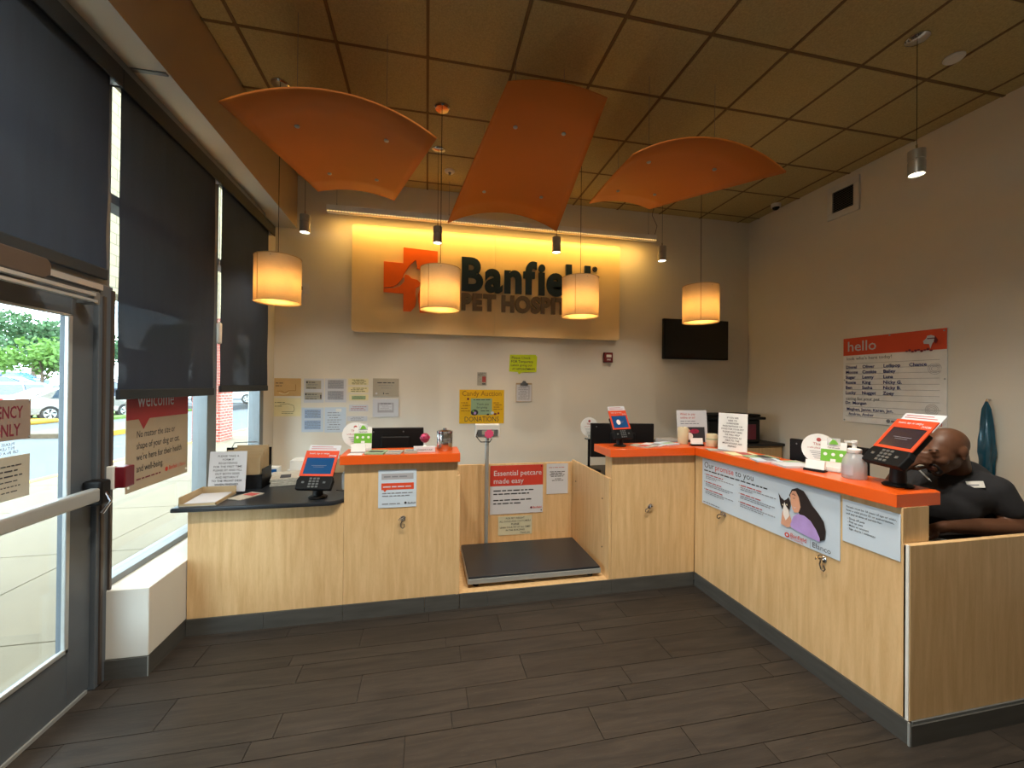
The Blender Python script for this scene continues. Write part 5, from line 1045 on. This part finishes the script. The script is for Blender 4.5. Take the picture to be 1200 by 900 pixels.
card_holder((2.13, 1.885, Z2), -PI / 2 + 0.35, 'black card holder in front of the green leaflet on the long counter')
green_sign((2.20, 1.845, Z2), -PI / 2 + 0.45, 'green and white leaflet holder beside the soap bottle on the long counter')
round_sign((2.275, 1.99, Z2), -PI / 2 + 0.45, 'round white sign behind the green leaflet on the long counter')
t = thing('soap_bottle', 'clear foaming soap bottle with a white pump on the long counter', 'bottle', (2.165, 1.70, Z2), -0.6)
MB().lathe([(0.048, 0), (0.052, 0.006), (0.052, 0.07), (0.048, 0.095), (0.036, 0.118), (0.026, 0.128), (0.024, 0.134)], (0, 0, 0), 28).build('bottle', 'bottle_clear', t, smooth=True)
MB().lathe([(0.029, 0.129), (0.031, 0.132), (0.031, 0.148), (0.026, 0.152), (0.010, 0.154), (0.010, 0.178), (0.015, 0.18), (0.015, 0.192), (0.001, 0.195)], (0, 0, 0), 20).box(-0.042, 0.0, -0.007, 0.007, 0.181, 0.191).build('pump', 'white_gloss', t, smooth=True)
MB().prism([(0.0526 * math.cos(a), 0.0526 * math.sin(a)) for a in [PI * 0.9 + 0.1 * k for k in range(16)]] + [(0.0532 * math.cos(a), 0.0532 * math.sin(a)) for a in [PI * 0.9 + 0.1 * k for k in range(15, -1, -1)]], 0.02, 0.07).build('label', 'pale_grey_print', t)

# storage tote at the back
t = thing('storage_tote', 'black lidded storage tote with a red label in the back corner', 'storage tote', (3.78, 4.62, 0.831))
MB().prism([(-0.37, -0.2), (0.37, -0.2), (0.37, 0.2), (-0.37, 0.2)], 0, 0.30).build('tub', 'black_plastic', t, bevel=0.02)
MB().box(-0.42, 0.42, -0.24, 0.24, 0.30, 0.335).build('rim', 'black_plastic', t, bevel=0.01)
MB().box(-0.38, 0.38, -0.20, 0.20, 0.336, 0.365).build('lid', 'dark_grey_plastic', t, bevel=0.012)
MB().box(-0.05, 0.30, -0.204, -0.201, 0.05, 0.24).build('paper_label', 'grey_paper', t); MB().box(0.14, 0.30, -0.2055, -0.2042, 0.05, 0.24).build('red_label', 'maroon', t)
flat('paper_pile', (3.0, 4.60, 0.831), 0.1, 0.22, 0.3, 0.05, 'white_paper', 'pile of white papers left of the storage tote', 'papers', None, None, 3)
flat('desk_paper', (2.42, 1.60, Z1), 0.4, 0.15, 0.2, 0.003, 'white_paper', 'white sheets of paper under the seated person\'s arm', 'papers', None, None, 1)

# ================================================================== PERSON
mat('skin_lip', (96, 52, 42), 0.5)
hc = Vector((2.675, 1.64, 1.205)); f_ = Vector((-0.94, 0.10, -0.24)).normalized(); l_ = Vector((0, 0, 1)).cross(f_).normalized(); u_ = f_.cross(l_)
HM = Matrix(((f_.x, l_.x, u_.x), (f_.y, l_.y, u_.y), (f_.z, l_.z, u_.z)))
def H(x, y, z): return hc + HM @ Vector((x, y, z))
pr = thing('person', 'bald seated person in a dark shirt leaning over the desk, one hand at the face', 'person', (3.02, 1.74, 0.0))
b = MB()
def eb(x, y, z, rx, ry, rz_): b.ball(H(x, y, z), (rx, ry, rz_), 24, 16, M=HM)
eb(-0.018, 0, 0.032, 0.103, 0.080, 0.088); eb(0.030, 0, 0.0, 0.070, 0.068, 0.09); eb(0.042, 0, -0.055, 0.052, 0.052, 0.052); eb(0.068, 0, -0.092, 0.026, 0.028, 0.022); eb(0.01, 0, -0.05, 0.07, 0.058, 0.05)
b.capsule(H(0.093, -0.034, 0.030), H(0.093, 0.034, 0.030), 0.012, 0.012)
b.capsule(H(0.098, 0, 0.018), H(0.121, 0, -0.026), 0.009, 0.0145); eb(0.108, -0.014, -0.03, 0.011, 0.009, 0.009); eb(0.108, 0.014, -0.03, 0.011, 0.009, 0.009)
for s_ in (-1, 1):
    eb(0.068, 0.038 * s_, -0.022, 0.028, 0.026, 0.028); eb(0.083, 0.032 * s_, 0.008, 0.016, 0.018, 0.012)
    eb(-0.012, 0.079 * s_, 0.0, 0.022, 0.010, 0.034); eb(-0.018, 0.086 * s_, 0.008, 0.016, 0.007, 0.022); eb(-0.004, 0.080 * s_, -0.028, 0.010, 0.008, 0.012)
b.capsule(H(0.094, -0.02, -0.056), H(0.094, 0.02, -0.056), 0.0085, 0.0085); b.capsule(H(0.090, -0.017, -0.068), H(0.090, 0.017, -0.068), 0.010, 0.010)
b.capsule(H(-0.045, 0, -0.03), (2.87, 1.71, 1.03), 0.060, 0.072)          # neck
b.capsule((2.90, 1.71, 1.0), (3.02, 1.75, 0.60), 0.13, 0.15)              # trunk core
b.capsule((2.88, 1.60, 0.99), (2.88, 1.84, 0.99), 0.075, 0.075)
sh, el_, wr = (2.885, 1.565, 1.005), (2.925, 1.495, 0.838), (2.545, 1.555, 0.846)
b.capsule(sh, el_, 0.062, 0.044); b.capsule(el_, (2.74, 1.53, 0.84), 0.045, 0.043); b.capsule((2.74, 1.53, 0.84), wr, 0.043, 0.028)
# left hand resting on the papers
b.capsule(wr, (2.475, 1.575, 0.826), 0.028, 0.026); b.ball((2.465, 1.58, 0.822), (0.044, 0.038, 0.018), 16, 10)
for k, (dy, ln) in enumerate(((-0.028, 0.062), (-0.009, 0.072), (0.011, 0.068), (0.030, 0.054))):
    p0 = Vector((2.435, 1.58 + dy, 0.822)); p1 = p0 + Vector((-ln * 0.55, dy * 0.15, 0.004)); p2 = p1 + Vector((-ln * 0.45, 0, -0.022)); b.capsule(p0, p1, 0.0095, 0.0088, 8); b.capsule(p1, p2, 0.0088, 0.0075, 8)
b.capsule((2.475, 1.545, 0.82), (2.435, 1.525, 0.815), 0.012, 0.010, 8); b.capsule((2.435, 1.525, 0.815), (2.41, 1.535, 0.80), 0.010, 0.0085, 8)
# right arm up to the face
el2, wr2 = Vector((2.60, 1.90, 0.835)), Vector((2.545, 1.77, 1.065))
b.capsule((2.865, 1.855, 1.0), el2, 0.060, 0.045); b.capsule(el2, el2.lerp(wr2, 0.4), 0.046, 0.043); b.capsule(el2.lerp(wr2, 0.4), wr2, 0.043, 0.028)
b.capsule(wr2, (2.545, 1.735, 1.12), 0.027, 0.030); b.ball((2.548, 1.725, 1.135), (0.022, 0.036, 0.042), 16, 10)
for k, (dz, ln) in enumerate(((0.03, 0.070), (0.012, 0.074), (-0.007, 0.068), (-0.025, 0.056))):
    p0 = Vector((2.548, 1.70, 1.145 + dz)); p1 = p0 + Vector((0.006, -ln * 0.45, 0.024)); p2 = p1 + Vector((0.010, -ln * 0.34, -0.004)); p3 = p2 + Vector((0.012, -0.008, -0.012))
    b.capsule(p0, p1, 0.0098, 0.009, 8); b.capsule(p1, p2, 0.009, 0.0082, 8); b.capsule(p2, p3, 0.0082, 0.0074, 8)
b.capsule((2.555, 1.73, 1.11), (2.575, 1.695, 1.105), 0.012, 0.0105, 8); b.capsule((2.575, 1.695, 1.105), (2.59, 1.672, 1.118), 0.0105, 0.009, 8)
# legs below the desk
b.capsule((3.0, 1.66, 0.56), (2.72, 1.62, 0.545), 0.085, 0.065); b.capsule((3.0, 1.85, 0.56), (2.72, 1.90, 0.545), 0.085, 0.065)
b.capsule((2.72, 1.62, 0.545), (2.80, 1.62, 0.10), 0.060, 0.042); b.capsule((2.72, 1.90, 0.545), (2.80, 1.90, 0.10), 0.060, 0.042)
body = b.build('body', 'skin', pr, smooth=True, world=True)
def remesh(o, vs, it=4):
    r = o.modifiers.new('remesh', 'REMESH'); r.mode = 'VOXEL'; r.voxel_size = vs; r.use_smooth_shade = True
    s = o.modifiers.new('smooth', 'SMOOTH'); s.iterations = it; s.factor = 0.5
remesh(body, 0.0055, 5)
b = MB()  # shirt
b.capsule((2.90, 1.71, 1.005), (2.99, 1.74, 0.62), 0.145, 0.165); b.ball((2.82, 1.69, 0.97), (0.15, 0.17, 0.13)); b.ball((2.76, 1.70, 0.90), (0.14, 0.16, 0.13)); b.capsule((2.86, 1.60, 1.03), (2.76, 1.66, 0.98), 0.075, 0.09); b.capsule((2.895, 1.60, 0.995), (2.885, 1.83, 0.995), 0.098, 0.092)
b.capsule((2.87, 1.69, 1.04), (2.83, 1.69, 1.065), 0.085, 0.072)
b.capsule(sh, (2.905, 1.53, 0.945), 0.086, 0.070); b.capsule((2.905, 1.53, 0.95), (2.912, 1.52, 0.925), 0.068, 0.064)
b.capsule((2.865, 1.855, 1.0), (2.70, 1.885, 0.90), 0.082, 0.068)
b.ball((2.985, 1.74, 0.60), (0.17, 0.19, 0.12))
shirt = b.build('shirt', 'shirt', pr, smooth=True, world=True); remesh(shirt, 0.009, 6)
b = MB(); 
for yy, y2 in ((1.66, 1.62), (1.85, 1.90)): b.capsule((3.0, yy, 0.56), (2.72, y2, 0.55), 0.098, 0.078); b.capsule((2.72, y2, 0.55), (2.80, y2, 0.10), 0.075, 0.062)
b.capsule((3.0, 1.66, 0.56), (3.0, 1.85, 0.56), 0.11, 0.11)
tr_ = b.build('trousers', 'trousers', pr, smooth=True, world=True); remesh(tr_, 0.012, 5)
for y2 in (1.62, 1.90): MB().capsule((2.82, y2, 0.045), (2.66, y2, 0.036), 0.044, 0.035).build('shoe', 'black_plastic', pr, smooth=True, world=True)
b = MB()
b.capsule(H(0.097, -0.022, -0.044), H(0.097, 0.022, -0.044), 0.006, 0.006); 
for s_ in (-1, 1): b.capsule(H(0.092, 0.026 * s_, -0.048), H(0.076, 0.028 * s_, -0.085), 0.006, 0.008)
b.capsule(H(0.082, -0.020, -0.090), H(0.082, 0.020, -0.090), 0.011, 0.011); b.capsule(H(0.076, 0, -0.104), H(0.06, 0, -0.108), 0.012, 0.014)
o = b.build('beard', 'beard', pr, smooth=True, world=True); remesh(o, 0.004, 3)
for s_ in (-1, 1):
    MB().capsule(H(0.100, 0.018 * s_, 0.036), H(0.090, 0.047 * s_, 0.038), 0.0045, 0.003, 8).build('eyebrow', 'beard', pr, smooth=True, world=True)
    MB().capsule(H(0.098, 0.022 * s_, 0.002), H(0.091, 0.043 * s_, 0.002), 0.0022, 0.0018, 6).build('eyelash', 'beard', pr, smooth=True, world=True)
MB().capsule(H(0.1015, -0.017, -0.058), H(0.1015, 0.017, -0.058), 0.004, 0.004, 8).capsule(H(0.099, -0.015, -0.068), H(0.099, 0.015, -0.068), 0.005, 0.005, 8).build('lips', 'skin_lip', pr, smooth=True, world=True)
# collar and badge
b = MB(); b.tube([Vector((2.835, 1.69, 1.085)) + HM @ Vector((0.078 * math.cos(a) * 0.5, 0.078 * math.sin(a), 0.076 * math.cos(a) - 0.0)) * 1.0 for a in [2 * PI * k / 20 for k in range(21)]], 0.007, 6, cap=False)
o = thing('name_badge', 'white name badge pinned to the dark shirt of the seated person', 'badge', (2.765, 1.565, 1.045)); o.rotation_euler = (-0.35, -0.15, -0.75)
MB().box(-0.032, 0.032, -0.0025, 0.0, -0.017, 0.017).build('plate', 'white_plastic', o, bevel=0.001); MB().box(-0.028, 0.012, -0.0032, -0.0026, -0.006, 0.0).build('print', 'soft_ink', o)
t = thing('pen', 'slim white pen held near the mouth of the seated person', 'pen', (2.57, 1.69, 1.10)); MB().tube([(2.575, 1.70, 1.115), (2.60, 1.655, 1.055)], [0.005, 0.004], 8).build('barrel', 'white_gloss', t, world=True); MB().tube([(2.60, 1.655, 1.055), (2.604, 1.648, 1.045)], [0.004, 0.001], 8).build('tip', 'soft_ink', t, world=True)
# office chair
t = thing('office_chair', 'black office chair under the seated person', 'chair', (3.03, 1.76, 0))
MB().box(-0.22, 0.2, -0.22, 0.22, 0.385, 0.435).build('seat', 'black_plastic', t, bevel=0.02); MB().tube([(0, 0, 0.06), (0, 0, 0.385)], 0.025, 12).build('column', 'grey_metal', t)
for k in range(5): a = k * 2 * PI / 5; MB().tube([(0, 0, 0.085), (0.27 * math.cos(a), 0.27 * math.sin(a), 0.06)], [0.025, 0.015], 8).build('leg', 'black_plastic', t); MB().ball((0.27 * math.cos(a), 0.27 * math.sin(a), 0.028), 0.028, 12, 8).build('caster', 'black_plastic', t, smooth=True)
MB().box(0.19, 0.235, -0.19, 0.19, 0.5, 0.82).build('backrest', 'black_plastic', t, bevel=0.02); MB().box(0.17, 0.20, -0.03, 0.03, 0.40, 0.6).build('back_bracket', 'black_plastic', t)

# ================================================================== OUTSIDE THINGS
def car(loc, rz, paint, label, kind='hatch'):
    t = thing('car', label, 'car', loc, rz, 'parked cars outside')
    if kind == 'suv': prof = [(-2.2, 0.35), (-2.25, 0.8), (-2.2, 1.05), (-1.95, 1.55), (-1.6, 1.68), (0.3, 1.66), (1.05, 1.12), (2.05, 0.98), (2.28, 0.75), (2.28, 0.35)]
    else: prof = [(-2.15, 0.32), (-2.25, 0.65), (-2.2, 0.95), (-1.75, 1.12), (-1.15, 1.42), (0.1, 1.44), (0.95, 1.02), (2.0, 0.85), (2.25, 0.62), (2.25, 0.32)]
    n = len(prof); mb = MB(); secs = [(-0.86, 0.90), (-0.90, 1.0), (-0.90, 1.0)]
    v = []; 
    for yy, top in ((-0.9, 0), (-0.86, 1), (0.86, 1), (0.9, 0)):
        for x, z in prof: 
            q = 0.0 if z < 1.0 else (z - 1.0) * 0.35
            v.append((x * (1 if top else 0.985), yy * (1 - q) , z if top else min(z, z * 0.97)))
    f = [tuple(range(n - 1, -1, -1)), tuple(3 * n + k for k in range(n))]
    for s_ in range(3): f += [(s_ * n + k, s_ * n + (k + 1) % n, (s_ + 1) * n + (k + 1) % n, (s_ + 1) * n + k) for k in range(n)]
    mb.add(v, [tuple(reversed(q)) for q in f]); mb.build('body', paint, t, bevel=0.04)
    wt = 1.56 if kind == 'suv' else 1.36; wb_ = 1.08 if kind == 'suv' else 1.0; x0 = -1.85 if kind == 'suv' else -1.35; x1 = 0.25 if kind == 'suv' else 0.1
    for s_ in (-1, 1):
        y = 0.9 * s_
        for (a, b2, c, d) in ((x0, x0 + 0.25, (x0 + x1) / 2 - 0.05, (x0 + x1) / 2 - 0.05), ((x0 + x1) / 2 + 0.05, (x0 + x1) / 2 + 0.05, x1, x1 + 0.65)):
            yb_, yt = y * 0.985, y * (1 - (wt - 1.0) * 0.35)
            MB().add([(a, yb_ + 0.012 * s_, wb_), (d, yb_ + 0.012 * s_, wb_), (c, yt + 0.012 * s_, wt), (b2, yt + 0.012 * s_, wt), (a, yb_ - 0.03 * s_, wb_), (d, yb_ - 0.03 * s_, wb_), (c, yt - 0.03 * s_, wt), (b2, yt - 0.03 * s_, wt)], [(0, 1, 2, 3), (4, 5, 6, 7), (0, 1, 5, 4), (1, 2, 6, 5), (2, 3, 7, 6), (3, 0, 4, 7)]).build('side_window', 'car_glass', t)
        for x in (-1.4, 1.38):
            w = MB().lathe([(0.20, -0.1), (0.33, -0.1), (0.34, 0.0), (0.33, 0.1), (0.20, 0.1)], (0, 0, 0), 20).build('wheel', 'tyre', t, smooth=True, rot=(PI / 2, 0, 0), loc=(x, 0.80 * s_, 0.34))
            hb = MB().lathe([(0.215, 0), (0.22, 0.02), (0.06, 0.03), (0.001, 0.035)], (0, 0, 0.085), 18)
            MB().lathe([(0.215, -0.115), (0.215, 0.115)], (0, 0, 0), 16).build('rim', 'light_metal', w)
            for q in range(5): a = 2 * PI * q / 5; MB().prism([(0.03 * math.cos(a + 1.3), 0.03 * math.sin(a + 1.3)), (0.2 * math.cos(a), 0.2 * math.sin(a)), (0.2 * math.cos(a + 0.5), 0.2 * math.sin(a + 0.5))], -0.125, 0.125).build('spoke_gap', 'tyre', w)
        MB().box(-2.24, -2.05, 0.62 * s_ - 0.14, 0.62 * s_ + 0.14, 0.82, 1.0).build('tail_light', 'tail_light', t, bevel=0.02); MB().box(2.08, 2.24, 0.62 * s_ - 0.15, 0.62 * s_ + 0.15, 0.66, 0.78).build('headlight', 'white_gloss', t, bevel=0.02)
    rw = [(-2.15, 1.12), (-1.97, 1.5)] if kind == 'suv' else [(-1.72, 1.15), (-1.22, 1.40)]
    MB().add([(rw[0][0] - 0.02, -0.68, rw[0][1]), (rw[0][0] - 0.02, 0.68, rw[0][1]), (rw[1][0] - 0.02, 0.60, rw[1][1]), (rw[1][0] - 0.02, -0.60, rw[1][1])], [(3, 2, 1, 0)]).build('rear_window', 'car_glass', t)
    MB().add([(0.97, -0.68, 1.06), (0.97, 0.68, 1.06), (0.25, 0.60, 1.42), (0.25, -0.60, 1.42)], [(0, 1, 2, 3)]).build('windscreen', 'car_glass', t)
    return t
car((-15.9, 22.7, -0.2), PI / 2 - 0.45, 'car_silver', 'silver car just beyond the yellow bump, seen from the side', 'hatch')
car((-20.2, 23.8, -0.2), PI * 1.5 - 0.25, 'car_blue_grey', 'blue grey car behind the emergency exit sign with a red tail light', 'suv')
for (x0, y0, z) in ((-20, 28.5, 0.12), (-22, 38.5, 0.45), (-26, 50.5, 0.85)): struct(MB().box(-95, x0 + 8, y0, y0 + (60 if z > 0.8 else 12), -0.3, z), 'trim_8', 'asphalt')
far_cars = (((-19.5, 31, 0.12), 0.2, 'car_dark', 'dark car in the second row, behind the silver car', 'hatch'), ((-27.5, 31, 0.12), 0.2, 'car_red', 'red car in the second row at the left edge', 'hatch'), ((-13.5, 31.5, 0.12), 0.2, 'car_white', 'white car in the second row, right of the dark car', 'suv'),
            ((-34, 42, 0.45), 0.1, 'car_blue', 'bright blue car in the far row beside the lamp post', 'hatch'), ((-28, 42.5, 0.45), 0.1, 'car_white', 'white car in the far row, right of the blue car', 'hatch'), ((-22.5, 42.5, 0.45), 0.1, 'car_silver', 'silver car in the far row below the tree', 'suv'),
            ((-44, 55, 0.85), 0.0, 'car_blue', 'blue van like car at the farthest row', 'suv'), ((-37, 55, 0.85), 0.0, 'car_white', 'white car at the farthest row', 'suv'), ((-30, 55, 0.85), 0.0, 'car_dark', 'dark car at the farthest row', 'hatch'))
for a in far_cars: car(*a)
def tree(loc, h, r, m, label, tr=0.14, n=1500, seed=1):
    t = thing('tree', label, 'tree', loc, 0, 'trees beyond the parking lot'); R_ = random.Random(seed)
    MB().tube([(0, 0, 0), (0.05, 0, h * 0.35), (-0.1, 0.1, h * 0.62)], [tr, tr * 0.75, tr * 0.4], 8).build('trunk', 'bark', t)
    for k in range(5): a = k * 1.3; MB().tube([(0, 0, h * (0.3 + 0.05 * k)), (r * 0.5 * math.cos(a), r * 0.5 * math.sin(a), h * (0.55 + 0.05 * k))], [tr * 0.4, tr * 0.12], 6).build('branch', 'bark', t)
    cl = [(R_.uniform(-r, r) * 0.65, R_.uniform(-r, r) * 0.65, h * R_.uniform(0.5, 0.85), r * R_.uniform(0.35, 0.55)) for _ in range(14)]
    mb = MB()
    for k in range(n):
        cx, cy, cz, cr_ = R_.choice(cl); d = Vector((R_.gauss(0, 1), R_.gauss(0, 1), R_.gauss(0, 0.8))).normalized() * cr_ * R_.uniform(0.6, 1.05); s_ = R_.uniform(0.10, 0.2) * r / 2.2
        p = Vector((cx, cy, cz)) + d; a = Vector((R_.uniform(-1, 1), R_.uniform(-1, 1), R_.uniform(-1, 1))).normalized(); c = a.orthogonal().normalized()
        mb.add([p - a * s_, p + c * s_ * 0.6, p + a * s_, p - c * s_ * 0.6], [(0, 1, 2, 3)])
    o = mb.build('foliage', m, t); o['kind'] = 'stuff'
tree((-28.0, 36.8, 0.1), 4.6, 2.3, 'leaf', 'light green tree in the lot behind the silver car', n=2600, seed=2)
tree((-48, 62, 0.8), 9.3, 3.6, 'leaf_dark', 'tall dark green tree behind the lamp post', tr=0.3, n=3000, seed=3)
tree((-52, 75, 0.8), 7.5, 5.0, 'leaf_dark', 'broad dark tree behind the light green tree', tr=0.3, n=2600, seed=4)
tree((-63, 71, 0.8), 7.5, 5.0, 'leaf_dark', 'dark tree at the left edge of the parking lot', tr=0.3, n=2200, seed=5)
tree((-34, 70, 0.8), 9, 6.0, 'leaf', 'distant green tree seen between the roller shades', tr=0.3, n=2600, seed=6)
t = thing('street_lamp', 'pale parking lot lamp post with a flat lamp head', 'street lamp', (-36.0, 39.5, 0.45)); MB().lathe([(0.25, 0), (0.25, 0.6), (0.09, 0.62), (0.07, 6.3)], (0, 0, 0), 12).build('post', 'pole_paint', t, smooth=True)
MB().box(-0.7, 1.3, -0.15, 0.15, 6.25, 6.42).build('lamp_head', 'grey_metal', t, bevel=0.04)
